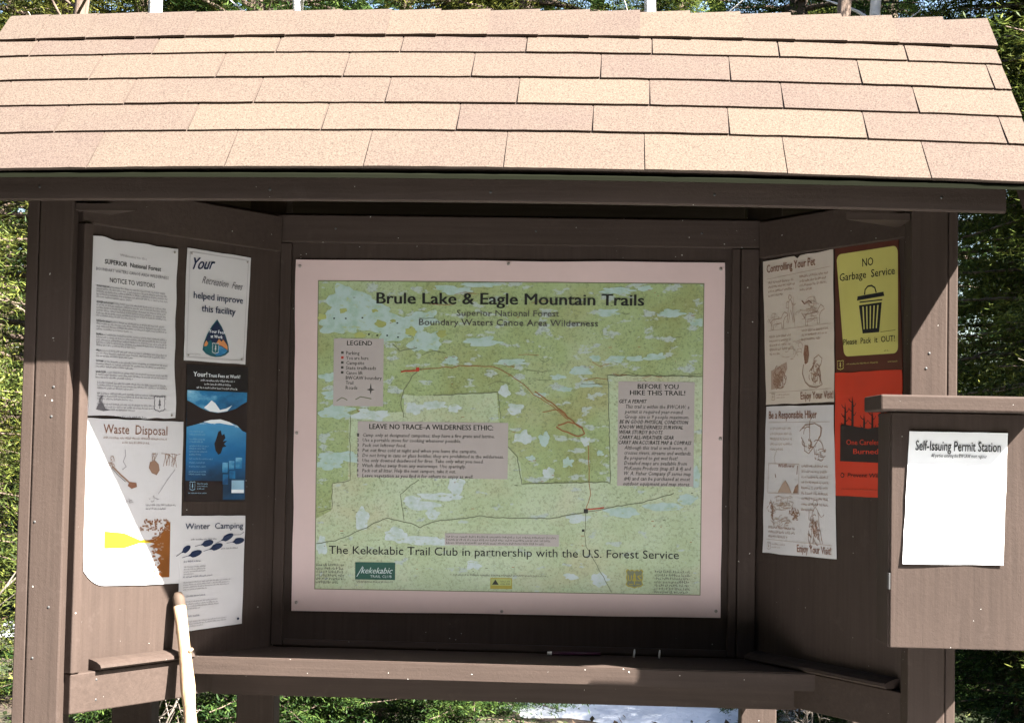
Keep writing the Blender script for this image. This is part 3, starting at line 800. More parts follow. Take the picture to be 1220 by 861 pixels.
s.text('emblem', 'Your Fees', 50, 92, 3.8, M['white_ink'], 25, 'C', layer=4, bold=.02, res=1); s.text('emblem', 'at Work', 50, 97.5, 3.6, M['white_ink'], 19, 'C', layer=4, bold=.02, res=1)
shield(s, 'emblem', 49, 109, 11, 13, (M['paper'], M['teal']), 4.4, False)
s.lines('lettering', 8, 118, 27, 1, 3, 1.5, M['ink_fade'], 3, 1, 3)
s.done()
for x, y in ((6, 6), (94, 6), (6, 119), (93, 119.5)): s.pin(x, y, .0026, 'pin')

s = Sheet('lake_poster', 'tall dark poster with blue mountain lake picture on the left wing', 'poster', on(LW, [(.331, 1.694), (.108, 1.696), (.107, 1.338), (.326, 1.342)]), NL, M['black_card'], wave=.0012, seed=11, flatcoord=(100, 160))
s.rect('picture', 1, 30, 99, 100, M['lake'], 1); s.rect('picture', 1, 68, 99, 158, M['lake2'], 1.4)
s.poly('picture', [(1, 42), (10, 45), (22, 50), (36, 54), (50, 55.5), (64, 54), (80, 50), (92, 44), (99, 41), (99, 78), (92, 76), (84, 70), (70, 66), (55, 63), (40, 64), (28, 67), (16, 70), (1, 73)], M['char'], 2)
s.poly('picture', [(28, 66.5), (40, 64), (55, 63), (70, 66), (80, 70), (66, 69), (54, 67.5), (40, 68.5)], M['white_ink'], 2.5)
s.poly('picture', [(28, 50), (34, 46), (40, 41), (46, 44), (54, 52), (64, 50), (74, 46), (66, 53), (52, 55), (38, 54)], M['white_ink'], 2.4)
s.poly('picture', [(52, 78), (56, 76), (58, 82), (62, 80), (64, 85), (60, 89), (67, 88), (62, 92), (66, 95), (60, 96), (57, 103), (53, 105), (48, 100), (46, 92), (49, 86)], M['char'], 2.6)
s.rect('picture', 1, 136, 62, 159, M['char'], 2)
for a in ((60, 114, 69, 126), (71, 112, 80, 122), (82, 108, 93, 121), (61, 128, 70, 140), (72, 124, 82, 133)): s.rect('picture', *a, M['lake'], 3)
s.rect('picture', 76, 135, 97, 150, M['pale_blue'], 3.4); s.rect('picture', 76, 146, 97, 150, M['white_ink'], 3.8)
s.text('lettering', 'Your!', 10, 13.5, 5.6, M['white_ink'], 22, bold=.012); s.text('lettering', 'Trust Fees at Work!', 34, 13.5, 3.9, M['white_ink'], 52, bold=.012)
s.lines('lettering', 22, 18.6, 78, 1, 3, 2.4, M['white_ink'], 3, 1, 1); s.lines('lettering', 28, 23, 73, 1, 3, 2.4, M['white_ink'], 3, 1, 2); s.lines('lettering', 16, 27.4, 85, 1, 3, 2.4, M['white_ink'], 3, 1, 3)
for i, (y, e) in enumerate(((79, 30), (82.5, 33), (88, 32), (91, 28), (96, 38), (99, 33), (102.5, 36), (106, 26), (111, 45), (115.5, 34), (120, 34), (126, 36), (129, 34))):
    s.lines('lettering', 6, y, e, 1, 3, 1.9, M['pale_blue'], 3.2, 1, 50+i)
shield(s, 'service_badge', 12, 142, 9, 11, (M['pale_blue'], M['char']), 4, False)
s.lines('lettering', 20, 140, 37, 3, 3, 1.8, M['pale_blue'], 3.2, .8, 70); s.lines('lettering', 6, 151, 36, 1, 3, 1.4, M['pale_blue'], 3.2, 1, 71)
s.done()

s = Sheet('waste_disposal_poster', 'white Waste Disposal poster, half in sun, lower left on the left wing', 'poster', on(LW, [(.668, 1.549), (.339, 1.546), (.335, 1.132), (.646, 1.143)]), NL, M['paper'], wave=.004, seed=14, ragged=.006, clip=(.09, 0), flatcoord=(100, 165), gap=.002)
s.text('lettering', 'Waste  Disposal', 19, 14.5, 9.2, M['ink_brown'], 64, bold=.0)
s.lines('lettering', 19, 19.5, 84, 1, 3, 2.2, M['ink_tan'], 3, 1, 1); s.lines('lettering', 38, 24, 66, 1, 3, 2.2, M['ink_tan'], 3, 1, 2)
def scribble(sh, part, cx, cy, rx, ry, n, mat, w=.0012, seed=0, l=3):
    rr = random.Random(seed)
    for k in range(n):
        a0 = rr.uniform(0, 6.28); a1 = a0 + rr.uniform(.6, 2.6); ox, oy = rr.uniform(-.6, .6)*rx, rr.uniform(-.6, .6)*ry
        r1, r2 = rr.uniform(.15, .5)*rx, rr.uniform(.15, .5)*ry
        sh.stroke(part, [(cx+ox+r1*math.cos(a0+(a1-a0)*t/6), cy+oy+r2*math.sin(a0+(a1-a0)*t/6)) for t in range(7)], w, mat, l)
s.stroke('drawing', [(41, 30), (41.5, 36), (39, 42), (42, 47), (38, 50)], .0022, M['ink_fade'])
scribble(s, 'drawing', 27, 44, 5, 8, 9, M['ink_tan'], .0015, 3)
s.stroke('drawing', [(28, 47), (36, 55), (43, 61), (48, 66)], .0042, M['ink_tan']); s.stroke('drawing', [(27, 48), (34, 56), (41, 62)], .0018, M['ink_soft'])
s.poly('drawing', [(45, 62), (52, 63), (52.5, 67), (47, 69), (43, 66)], M['ink_brown'], 3)
s.poly('drawing', [(66, 42), (71, 40), (75, 44), (76, 50), (73, 55), (68, 53), (65, 48)], M['ink_tan'], 3)
for k in range(14):
    x = 68+rng.uniform(0, 26); s.stroke('drawing', [(x, 47-rng.uniform(0, 6)), (x+rng.uniform(-3, 3), 36-rng.uniform(-4, 3)), (x+rng.uniform(-4, 4), 33)], .0014, M['ink_tan'])
s.stroke('drawing', [(92, 49), (84, 60), (75, 74)], .0014, M['ink_fade']); scribble(s, 'drawing', 70, 78, 6, 4, 6, M['ink_fade'], .0014, 5)
scribble(s, 'drawing', 44, 82, 6, 5, 9, M['ink_fade'], .0012, 6)
s.lines('lettering', 62, 86, 94, 2, 3.6, 2, M['ink_soft'], 3, .7, 9)
s.poly('drawing', [(20, 111), (40, 113), (56, 120), (74, 121), (74, 123), (56, 123), (40, 128), (20, 128)], M['yellow'], 2)
# ragged rust brown tree shape against the right edge
pts = [(88, 102), (88, 158), (80, 158), (76, 155), (79, 151), (74, 148), (78, 144), (75, 139), (79, 136), (72, 133), (76, 129), (66, 127), (72, 124), (62, 121), (72, 119), (76, 116), (80, 112), (84, 108), (83, 104)]
s.poly('drawing', pts, M['rust'], 2.4)
for k in range(90):
    x, y = rng.uniform(56, 86), rng.uniform(99, 110); s.rect('drawing', x, y, x+rng.uniform(.8, 2.6), y+rng.uniform(.8, 2), M['ink_tan'] if k % 3 else M['rust'], 3)
for k in range(50):
    x, y = rng.uniform(68, 80), rng.uniform(112, 158); s.rect('drawing', x, y, x+rng.uniform(.8, 3), y+rng.uniform(.8, 1.8), M['ink_tan'] if k % 2 else M['rust'], 3)
s.done()

s = Sheet('winter_camping_sheet', 'white Winter Camping sheet with dark snowshoe tracks on the left wing', 'notice', on(LW, [(.336, 1.305), (.106, 1.300), (.107, 1.013), (.340, 1.008)]), NL, M['paper'], wave=.002, seed=17, ragged=.004, flatcoord=(100, 172), gap=.003)
s.text('lettering', 'Winter  Camping', 6, 20, 9, M['navy'], 90, bold=.006)
for (x, y, a, r) in ((8, 50, -.6, 8), (22, 57, -.25, 11), (40, 42, -.2, 10), (54, 48, -.3, 11), (71, 34, -.45, 11), (89, 40, -.15, 10)):
    pts = []
    for k in range(16):
        t = 2*math.pi*k/16; px, py = r*math.cos(t), 5.0*math.sin(t)*(1 if math.cos(t) > -.5 else .4)
        pts.append((x+px*math.cos(a)-py*math.sin(a)*.6, y+px*math.sin(a)+py*math.cos(a)))
    s.poly('drawing', pts, M['navy'], 2)
    s.stroke('drawing', [(x-r*math.cos(a), y-r*math.sin(a)), (x-(r+9)*math.cos(a), y-(r+9)*math.sin(a))], .0012, M['navy'])
s.stroke('drawing', [(81, 30), (92, 30), (98, 26)], .0016, M['ink_soft'])
s.lines('lettering', 15, 36.5, 56, 1, 3, 2.6, M['ink'], 3, 1, 1); s.lines('lettering', 62, 52, 90, 1, 3, 2.6, M['ink'], 3, 1, 2)
for i, (y, n, e, h) in enumerate(((69, 4, 40, 33), (92, 4, 80, 52), (121, 4, 62, 42), (151, 3, 78, 34))):
    s.lines('lettering', 5, y, h, 1, 3, 2.7, M['navy'], 3.3, 1, 80+i); s.lines('lettering', 6, y+8, e, n, 3.5, 2.1, M['ink_soft'], 3, .5, 90+i)
s.blob('drawing', 93, 163, 1.8, 2, M['navy'], 3, 1, .1, 12)
s.done()

# ---- posters on the right wing
grp = None
s = Sheet('pet_poster', 'cream poster of brown sketches titled Controlling Your Pet, right wing', 'poster', on(RW, [(.008, 2.010), (.302, 2.017), (.310, 1.628), (.027, 1.624)]), NR, M['paper_warm'], wave=.003, seed=21, ragged=.008, notch=(.5, .04, .018), flatcoord=(100, 200), gap=.002)
s.text('lettering', 'Controlling Your Pet', 6, 17, 11, M['ink_brown'], 70, bold=.018, shear=-.05, rot=0)
s.stroke('drawing', [(6, 26), (97, 22)], .001, M['ink_pale'])
s.lines('lettering', 8, 33, 48, 4, 6, 3.4, M['ink_tan'], 3, .6, 1); s.lines('lettering', 54, 31, 94, 4, 6, 3.4, M['ink_tan'], 3, .5, 2)
s.stroke('drawing', [(6, 98), (97, 97)], .001, M['ink_pale']); s.stroke('drawing', [(44, 55), (46, 97)], .001, M['ink_pale'])
# walker, dog, rabbit-like sketches: plain generic strokes
def dog(sh, x, y, k, mat, part='drawing'):
    P = [(-12, 0), (-9, -4), (0, -5), (8, -5), (11, -10), (14, -13), (18, -11), (20, -8), (15, -6), (12, -1), (12, 8), (9, 8), (8, 1), (0, 2), (-6, 2), (-7, 9), (-10, 9), (-10, 2), (-16, -6)]
    sh.stroke(part, [(x+a*k, y+b*k*1.3) for a, b in P], .0014, mat, 3, .25)
def walker(sh, x, y, k, mat, part='drawing'):
    for P in ([(0, -20), (3, -23), (2, -27), (-2, -28), (-4, -24), (-2, -20)], [(-1, -20), (-5, -14), (-5, -5), (-6, 8), (-9, 20), (-5, 20), (-2, 6), (0, -2), (3, 8), (6, 20), (9, 20), (5, 2), (4, -8), (3, -16), (0, -20)],
              [(3, -15), (8, -9), (12, -12)], [(-5, -17), (-9, -16), (-10, -6), (-5, -5)]):
        sh.stroke(part, [(x+a*k, y+b*k*1.25) for a, b in P], .0014, mat, 3, .2)
walker(s, 40, 74, .62, M['ink_tan']); dog(s, 20, 88, .8, M['ink_tan']); scribble(s, 'drawing', 14, 84, 9, 10, 16, M['ink_pale'], .0012, 2)
scribble(s, 'drawing', 66, 76, 20, 20, 34, M['ink_pale'], .0013, 3); dog(s, 70, 86, .9, M['ink_tan'])
s.stroke('drawing', [(56, 62), (60, 67), (66, 63), (70, 67)], .003, M['ink_brown'])
s.lines('lettering', 8, 108, 42, 5, 6, 3.2, M['ink_tan'], 3, .5, 5); s.lines('lettering', 56, 104, 94, 3, 6, 3.2, M['ink_tan'], 3, .7, 6)
scribble(s, 'drawing', 44, 128, 20, 16, 20, M['ink_pale'], .0012, 7)
s.poly('drawing', [(9, 154), (18, 150), (26, 146), (33, 143), (34, 152), (30, 160), (26, 166), (22, 178), (9, 180)], M['ink_pale'], 2)
scribble(s, 'drawing', 20, 164, 12, 17, 60, M['ink_tan'], .0022, 8)
s.poly('drawing', [(60, 122), (65, 124), (66, 136), (64, 146), (60, 148), (58, 134)], M['ink_tan'], 2)
scribble(s, 'drawing', 62, 136, 4, 14, 26, M['ink_brown'], .0018, 9)
s.stroke('drawing', [(58, 148), (56, 160), (60, 172), (66, 178), (76, 180), (84, 176), (80, 166), (76, 158), (82, 150), (84, 142), (79, 137), (73, 141), (72, 150), (66, 158)], .0022, M['ink_tan'], 3)
scribble(s, 'drawing', 74, 160, 10, 20, 34, M['ink_tan'], .0018, 10)
s.stroke('drawing', [(6, 184), (97, 182)], .001, M['ink_pale'])
s.text('lettering', 'Enjoy Your Visit!', 53, 195, 10, M['ink_brown'], 47, bold=.016, shear=-.05)
shield(s, 'service_badge', 12, 190, 6, 10, (M['ink_tan'], M['paper_warm']), 3, False); s.lines('lettering', 17, 188, 38, 2, 4, 2, M['ink_tan'], 3, .7, 11)
s.done()

s = Sheet('hiker_poster', 'white brown-ink poster titled Be a Responsible Hiker, lower on right wing', 'poster', on(RW, [(.028, 1.619), (.309, 1.621), (.327, 1.233), (.021, 1.229)]), NR, M['paper'], wave=.003, seed=25, ragged=.006, flatcoord=(100, 200), gap=.0015)
s.text('lettering', 'Be a Responsible Hiker', 5, 17, 10.5, M['ink_brown'], 72, bold=.018, shear=-.05)
s.stroke('drawing', [(5, 22), (95, 22)], .001, M['ink_pale'])
s.lines('lettering', 8, 32, 42, 5, 7, 3.4, M['ink_pale'], 3, .6, 1)
scribble(s, 'drawing', 68, 42, 16, 26, 16, M['ink_tan'], .0018, 31)
s.stroke('drawing', [(52, 34), (60, 26), (74, 24), (84, 30), (82, 40), (74, 52), (64, 64), (58, 60), (58, 50), (54, 42)], .0022, M['ink_tan'])
scribble(s, 'drawing', 78, 64, 12, 9, 18, M['ink_tan'], .0016, 32)
for a, b in (((6, 78), (50, 78)), ((50, 78), (50, 118)), ((50, 118), (6, 118)), ((6, 118), (6, 78))): s.stroke('drawing', [a, b], .0012, M['ink_pale'], 2)
s.text('lettering', 'Wildflower', 20, 83, 5, M['ink_brown'], 24, bold=.015, res=1)
s.poly('drawing', [(20, 117), (27, 104), (31, 100), (36, 108), (40, 117)], M['ink_pale'], 2); s.poly('drawing', [(42, 117), (45, 108), (49, 104), (49, 117)], M['ink_tan'], 2)
s.stroke('drawing', [(16, 92), (17, 97)], .0025, M['ink_tan'])
s.stroke('drawing', [(48, 80), (47, 92)], .0025, M['ink_tan'])
s.stroke('drawing', [(18, 60), (14, 70), (16, 78)], .0012, M['ink_pale'])
s.lines('lettering', 54, 82, 92, 9, 7.2, 3.4, M['ink_tan'], 3, .5, 5)
scribble(s, 'drawing', 27, 132, 20, 12, 34, M['ink_pale'], .0013, 33); scribble(s, 'drawing', 12, 142, 7, 16, 22, M['ink_tan'], .0015, 34)
scribble(s, 'drawing', 44, 146, 8, 12, 30, M['ink_tan'], .002, 35); scribble(s, 'drawing', 28, 156, 18, 10, 24, M['ink_pale'], .0013, 36)
s.lines('lettering', 8, 166, 48, 3, 6, 3.4, M['ink_tan'], 3, .7, 8)
walker(s, 74, 158, .95, M['ink_tan']); scribble(s, 'drawing', 72, 164, 9, 24, 40, M['ink_tan'], .0016, 37)
s.stroke('drawing', [(5, 181), (95, 183)], .001, M['ink_pale'])
s.text('lettering', 'Enjoy Your Visit!', 48, 195, 10, M['ink_brown'], 46, bold=.016, shear=-.05)
shield(s, 'service_badge', 9, 190, 5, 10, (M['ink_tan'], M['paper']), 3, False); s.lines('lettering', 13, 188, 32, 2, 4, 2, M['ink_tan'], 3, .7, 11)
s.done()

s = Sheet('garbage_sign', 'brown sign with yellow face reading No Garbage Service on right wing', 'sign', on(RW, [(.306, 2.031), (.543, 2.034), (.563, 1.704), (.314, 1.702)]), NR, M['sign_brown'], seed=28, flatcoord=(100, 158), gap=.002, thick=.0015)
pts = []
for cx, cy, a0 in ((92, 22, -90), (88, 131, 0), (20, 131, 90), (10, 22, 180)):
    for k in range(7): a = R(a0+15*k); pts.append((cx+(7*math.cos(a)), cy+8*math.sin(a)))
s.poly('sign_face', pts, M['sign_yellow'], 1)
s.text('lettering', 'NO', 53, 33, 9.5, M['ink'], 17, 'C', bold=.006)
s.text('lettering', 'Garbage  Service', 51, 47, 9, M['ink'], 86, 'C', bold=.004)
s.text('lettering', 'Please  Pack  it  OUT!', 52, 125, 7, M['ink'], 78, 'C', bold=.006)
K = M['ink']
s.poly('drawing', [(36, 68), (76, 66), (77, 71), (35, 73)], K, 2); s.rect('drawing', 39, 74.5, 74, 76, K, 2)
s.stroke('drawing', [(47, 67), (48, 61), (52, 57.5), (58, 57), (63, 60), (65, 66)], .0042, K, 2)
s.poly('drawing', [(38, 79), (73, 78), (68, 113), (43, 113)], K, 2)
for k in range(5): s.poly('drawing', [(43.4+k*5.7, 81), (45.4+k*5.7, 81), (46.4+k*4.6, 108), (44.8+k*4.6, 108)], M['sign_yellow'], 3)
s.stroke('drawing', [(70, 113), (92, 112)], .001, K, 2)
shield(s, 'service_badge', 8, 149, 10, 12, (M['sign_yellow'], M['sign_brown']), 2, False)
s.lines('lettering', 17, 149, 66, 1, 3, 1.8, M['sign_yellow'], 3, 1, 1); s.lines('lettering', 80, 149, 95, 1, 3, 1.8, M['sign_yellow'], 3, 1, 2); s.lines('lettering', 75, 136, 82, 1, 3, 2, K, 3, 1, 3)
s.done()

s = Sheet('fire_warning_poster', 'red fire prevention poster with black burnt trees, behind the permit box', 'poster', on(RW, [(.314, 1.702), (.563, 1.703), (.578, 1.396), (.319, 1.392)]), NR, M['red_card'], wave=.002, seed=31, ragged=.01, flatcoord=(100, 150), gap=.003)
s.poly('picture', [(9, 64), (14, 63), (30, 66), (50, 69), (70, 66), (92, 67), (92, 110), (8, 108)], M['char'], 1.5)
for x, h, w in ((16, 36, 3), (27, 29, 3.4), (44, 50, 3), (56, 45, 3), (70, 38, 3.2), (84, 48, 3)):
    s.poly('picture', [(x-w/2, 68), (x-w/3, h+10), (x, h), (x+w/2, h+12), (x+w/2, 68)], M['char'], 1.6)
    for k in range(5):
        y = h+6+k*5.5; sg = 1 if k % 2 else -1
        s.stroke('picture', [(x, y+2), (x+sg*4, y), (x+sg*5.5, y-3)], .0022, M['char'], 1.7)
s.text('lettering', 'One Careless Act', 18, 88, 6.2, M['red_card'], 68, bold=.012)
s.text('lettering', 'Burned!', 28, 99, 6.2, M['red_card'], 40, bold=.012)
s.text('lettering', 'Prevent Wildfires', 19, 127, 5, M['char'], 66, bold=.012, shear=.1)
s.blob('picture', 11, 125, 3, 3, M['char'], 1.6, 2, .15, 14); s.blob('picture', 11, 125, 1.8, 1.8, M['red_card'], 2.4, 2, .1, 14)
s.lines('lettering', 10, 142, 90, 1, 3, 1.6, M['sign_brown'], 3, 1, 3)
s.done()

# ================================================================== PERMIT BOX
box = empty('permit_box', (.92, -.65, 1.077)); tag(box, 'brown wooden permit box with overhanging lid fixed to the right post', 'box')
boxes('box_front', [(.779, 1.074, -.820, -.806, 1.077, 1.594)], M['woodP'], box, .002)
boxes('box_side', [(.776, .791, -.8055, -.655, 1.077, 1.594)], M['woodZ'], box, .002)
boxes('box_side', [(1.062, 1.077, -.8055, -.655, 1.077, 1.594)], M['woodZ'], box, .002)
boxes('box_back', [(.7915, 1.0615, -.668, -.653, 1.077, 1.594)], M['woodZ'], box, .001)
boxes('box_bottom', [(.7915, 1.0615, -.8055, -.6685, 1.079, 1.092)], M['woodP'], box, .001)
boxes('lid', [(.743, 1.096, -.889, -.656, 1.596, 1.631)], M['woodX'], box, .004)
for zz in (1.222,):
    boxes('hinge', [(.7745, .7785, -.822, -.800, zz-.018, zz+.018)], M['hinge'], box, .001)
s = Sheet('permit_station_sheet', 'bright white Self-Issuing Permit Station sheet on the front of the box', 'notice', [(.817, -.8215, 1.553), (1.031, -.8215, 1.552), (1.023, -.8215, 1.263), (.804, -.8215, 1.261)], (0, -1, 0), M['paper_white'], wave=.003, seed=35, ragged=.004, flatcoord=(117, 157), gap=.001)
s.text('lettering', 'Self-Issuing Permit Station', 8, 22.5, 11.5, M['ink'], 101, bold=.012, res=3, layer=4)
s.text('lettering', 'All parties entering the BWCAW must register', 27, 30.2, 4.2, M['ink'], 66, res=1, bold=.008, shear=.15)
s.blob('lettering', 19, 137, .7, .7, M['ink_soft'], 3, 1, .1, 8)
s.done()

# ================================================================== SMALL THINGS
stick = empty('walking_stick', (-.715, -.593, 0)); tag(stick, 'peeled pale walking stick leaning on the left end of the shelf', 'stick')
def stick_pt(t):   # t 0 ground .. 1 top
    a, b = Vector((-.715, -.593, 0)), Vector((-.933, -.337, 1.112))
    p = a.lerp(b, t)
    return p + Vector((.004*math.sin(t*9), .003*math.sin(t*7+1), 0))
m, nt, b = nodes('peeled stick wood')
o = objco(nt)
nn = noisef(nt, objco(nt, (60, 60, 4)), 1.5, 5, .6)
L(nt, ramp(nt, nn, [(.3, (.22, .11, .07)), (.5, (.36, .25, .15)), (.7, (.44, .33, .20))]), b.inputs['Base Color'])
b.inputs['Roughness'].default_value = .6; bump(nt, b, nn, .4, .004); M['stick'] = m
M['bark_tip'] = flat('dark bark', (.07, .045, .03), .8, .4)
bm = bmesh.new(); n = 22
tube_bm(bm, [stick_pt(i/n*.97) for i in range(n+1)], [.0195 - .004*i/n + .0008*math.sin(i*2.1) + (.003 if i in (18, 12) else 0) for i in range(n+1)], 12)
mesh_from('shaft', bm, stick, [M['stick']], True)
bm = bmesh.new(); tube_bm(bm, [stick_pt(.955), stick_pt(.968), stick_pt(.990), stick_pt(1.0)], [.0140, .0160, .0155, .009], 12)
mesh_from('bark_tip', bm, stick, [M['bark_tip']], True)
bm = bmesh.new(); tube_bm(bm, [stick_pt(.868)+Vector((.008, -.005, 0)), stick_pt(.868)+Vector((.022, -.012, .012))], [.006, .0035], 8)
mesh_from('twig_stub', bm, stick, [M['stick']], True)

pen = empty('pen', (.07, -.05, .943)); tag(pen, 'dark purple pen with a white end lying on the shelf under the map', 'pen')
bm = bmesh.new(); tube_bm(bm, [(.015, -.050, .9485), (.145, -.040, .9485)], [.0048, .0048], 10); mesh_from('barrel', bm, pen, [M['pen']], True)
bm = bmesh.new(); tube_bm(bm, [(.003, -.0508, .9485), (.0145, -.0500, .9485)], [.0045, .0052], 10); mesh_from('end_cap', bm, pen, [M['pencil']], True)
for x, lab in ((.234, 'short white peg standing upright on the shelf, nearer the pen'), (.301, 'short white peg standing upright on the shelf, farther from the pen')):
    bm = bmesh.new(); tube_bm(bm, [(x, -.05, .9432), (x+.0015, -.049, .957), (x+.002, -.048, .965)], [.0027, .0027, .0014], 8)
    o = mesh_from('peg', bm, None, [M['pencil']], True); tag(o, lab, 'peg', 'white pegs on the shelf')

# ================================================================== GROUND
def ground_mat():
    m, nt, b = nodes('forest floor')
    o = objco(nt)
    n1 = noisef(nt, o, .9, 8, .65); n2 = noisef(nt, o, 14, 6, .7); n3 = noisef(nt, o, 60, 3, .7)
    duff = ramp(nt, n2, [(.3, (.014, .009, .006)), (.5, (.045, .028, .017)), (.68, (.11, .075, .045))])
    moss = ramp(nt, n2, [(.3, (.010, .018, .005)), (.55, (.035, .055, .013)), (.75, (.08, .10, .025))])
    mk = ramp(nt, n1, [(.44, (0, 0, 0)), (.56, (1, 1, 1))])
    c = mix(nt, mk, duff, moss)
    c = mix(nt, 1, c, ramp(nt, n3, [(.3, (.6, .6, .6)), (.7, (1.2, 1.2, 1.2))]), 'MULTIPLY')
    L(nt, c, b.inputs['Base Color']); b.inputs['Roughness'].default_value = .95
    bump(nt, b, n2, .9, .05)
    return m
M['ground'] = ground_mat()
def gz(x, y):
    far = max(0, math.hypot(x, y)-2.2)
    return min(far*.15, 1)*(.10*noise.noise(Vector((x*.35, y*.35, 3))) + .05*noise.noise(Vector((x*1.3, y*1.3, 8)))) + min(far*.3, 1)*.02*noise.noise(Vector((x*4, y*4, 1)))
bm = bmesh.new()
def axis(n, a, b, far):
    inner = [a+(b-a)*i/n for i in range(n+1)]
    return [-far, -60, -30, -18] + inner + [30, 60, far] if a > -18 else inner
xs = [-400, -120, -50, -25] + [-12+24*i/120 for i in range(121)] + [25, 50, 120, 400]
ys = [-400, -120, -50, -20] + [-8+28*i/140 for i in range(141)] + [35, 70, 140, 400]
g = [[bm.verts.new((x, y, gz(x, y))) for x in xs] for y in ys]
for j in range(len(ys)-1):
    for i in range(len(xs)-1): bm.faces.new((g[j][i], g[j][i+1], g[j+1][i+1], g[j+1][i]))
o = mesh_from('ground', bm, None, [M['ground']], True); tag(o, 'mossy brown forest floor of needles and dead leaves', 'ground', kind='structure')

m, nt, b = nodes('old snow'); o_ = objco(nt)
nn = noisef(nt, o_, 6, 6, .6)
L(nt, ramp(nt, nn, [(.3, (.50, .53, .58)), (.6, (.70, .72, .76))]), b.inputs['Base Color']); b.inputs['Roughness'].default_value = .6
bump(nt, b, noisef(nt, o_, 25, 5, .6), .6, .02); M['snow'] = m
def snow(x, y, rx, ry, seed, hgt=.09, lab='patch of old granular snow on the forest floor'):
    bm = bmesh.new(); RN, AN = 9, 40; c = bm.verts.new((x, y, gz(x, y)+hgt)); prev = None; rings = []
    for r in range(1, RN+1):
        k = r/RN; ring = []
        for a in range(AN):
            t = 2*math.pi*a/AN
            w = 1+.35*noise.noise(Vector((math.cos(t)*1.5+seed, math.sin(t)*1.5, seed)))+.18*noise.noise(Vector((math.cos(t)*5, math.sin(t)*5, seed)))
            px, py = x+rx*k*w*math.cos(t), y+ry*k*w*math.sin(t)
            z = gz(px, py) + hgt*(1-k**3) - .03*(k**6) + .02*noise.noise(Vector((px*3, py*3, seed)))*(1-k)
            ring.append(bm.verts.new((px, py, z)))
        rings.append(ring)
    for a in range(AN): bm.faces.new((c, rings[0][a], rings[0][(a+1) % AN]))
    for p, q in zip(rings, rings[1:]):
        for a in range(AN): bm.faces.new((p[a], q[a], q[(a+1) % AN], p[(a+1) % AN]))
    o = mesh_from('snow_patch', bm, None, [M['snow']], True); tag(o, lab, 'snow', kind='structure')
snow(.55, 5.2, 1.15, .75, 3); snow(-1.35, 5.9, .6, .35, 5); snow(.2, 6.8, 1.5, .7, 6); snow(-3.4, 8.2, 1.2, .8, 8)
snow(3.6, 9.0, 1.6, 1.0, 9); snow(.1, -2.0, 1.7, .95, 11, .10); snow(3.3, .9, .8, 1.0, 15)  # patch before the kiosk is unseen, placed to bounce light onto its panels

# ================================================================== TREES
def leaf_mat(name, dark, mid, light, trans=.25):
    m, nt, b = nodes(name)
    g = N(nt, 'ShaderNodeNewGeometry'); o = objco(nt)
    oi = N(nt, 'ShaderNodeObjectInfo')
    n1 = noisef(nt, o, 1.3, 3, .5)
    a = N(nt, 'ShaderNodeMath'); a.operation = 'MULTIPLY_ADD'; a.inputs[1].default_value = .6
    L(nt, g.outputs['Random Per Island'], a.inputs[0])
    s_ = N(nt, 'ShaderNodeMath'); s_.operation = 'MULTIPLY_ADD'; s_.inputs[1].default_value = .7; s_.inputs[2].default_value = -.18
    L(nt, n1, s_.inputs[0]); L(nt, s_.outputs[0], a.inputs[2])
    c = ramp(nt, a.outputs[0], [(.15, dark), (.5, mid), (.85, light)])
    h = N(nt, 'ShaderNodeHueSaturation'); L(nt, c, h.inputs['Color'])
    mr = N(nt, 'ShaderNodeMapRange'); mr.inputs[3].default_value = .48; mr.inputs[4].default_value = .52; L(nt, oi.outputs['Random'], mr.inputs[0]); L(nt, mr.outputs[0], h.inputs['Hue'])
    mr2 = N(nt, 'ShaderNodeMapRange'); mr2.inputs[3].default_value = .8; mr2.inputs[4].default_value = 1.2; L(nt, oi.outputs['Random'], mr2.inputs[0]); L(nt, mr2.outputs[0], h.inputs['Value'])
    L(nt, h.outputs[0], b.inputs['Base Color']); b.inputs['Roughness'].default_value = .55; b.inputs['Specular IOR Level'].default_value = .12
    out = [x for x in nt.nodes if x.type == 'OUTPUT_MATERIAL'][0]
    t = N(nt, 'ShaderNodeBsdfTranslucent'); L(nt, h.outputs[0], t.inputs[0])
    ms = N(nt, 'ShaderNodeMixShader'); ms.inputs[0].default_value = trans
    L(nt, b.outputs[0], ms.inputs[1]); L(nt, t.outputs[0], ms.inputs[2]); L(nt, ms.outputs[0], out.inputs[0])
    return m
M['cedar'] = leaf_mat('cedar foliage', (.016, .026, .007), (.068, .084, .018), (.19, .20, .04))
M['fir'] = leaf_mat('fir foliage', (.008, .020, .006), (.026, .050, .011), (.085, .12, .026))
def bark_mat(name, a, b_, sc=(14, 14, 2.5)):
    m, nt, b = nodes(name)
    n_ = noisef(nt, objco(nt, sc), 2.5, 6, .65)
    L(nt, ramp(nt, n_, [(.35, a), (.62, b_)]), b.inputs['Base Color']); b.inputs['Roughness'].default_value = .9
    bump(nt, b, n_, .8, .02); return m
M['bark'] = bark_mat('conifer bark', (.045, .030, .022), (.17, .12, .09))
M['birch'] = bark_mat('birch bark', (.06, .05, .045), (.55, .53, .50), (3, 3, 18))
nt_ = M['birch'].node_tree
for n_ in nt_.nodes:
    if n_.type == 'VALTORGB': n_.color_ramp.elements[0].position = .30; n_.color_ramp.elements[1].position = .40
M['deadwood'] = bark_mat('bleached dead twigs', (.09, .07, .055), (.22, .19, .16))

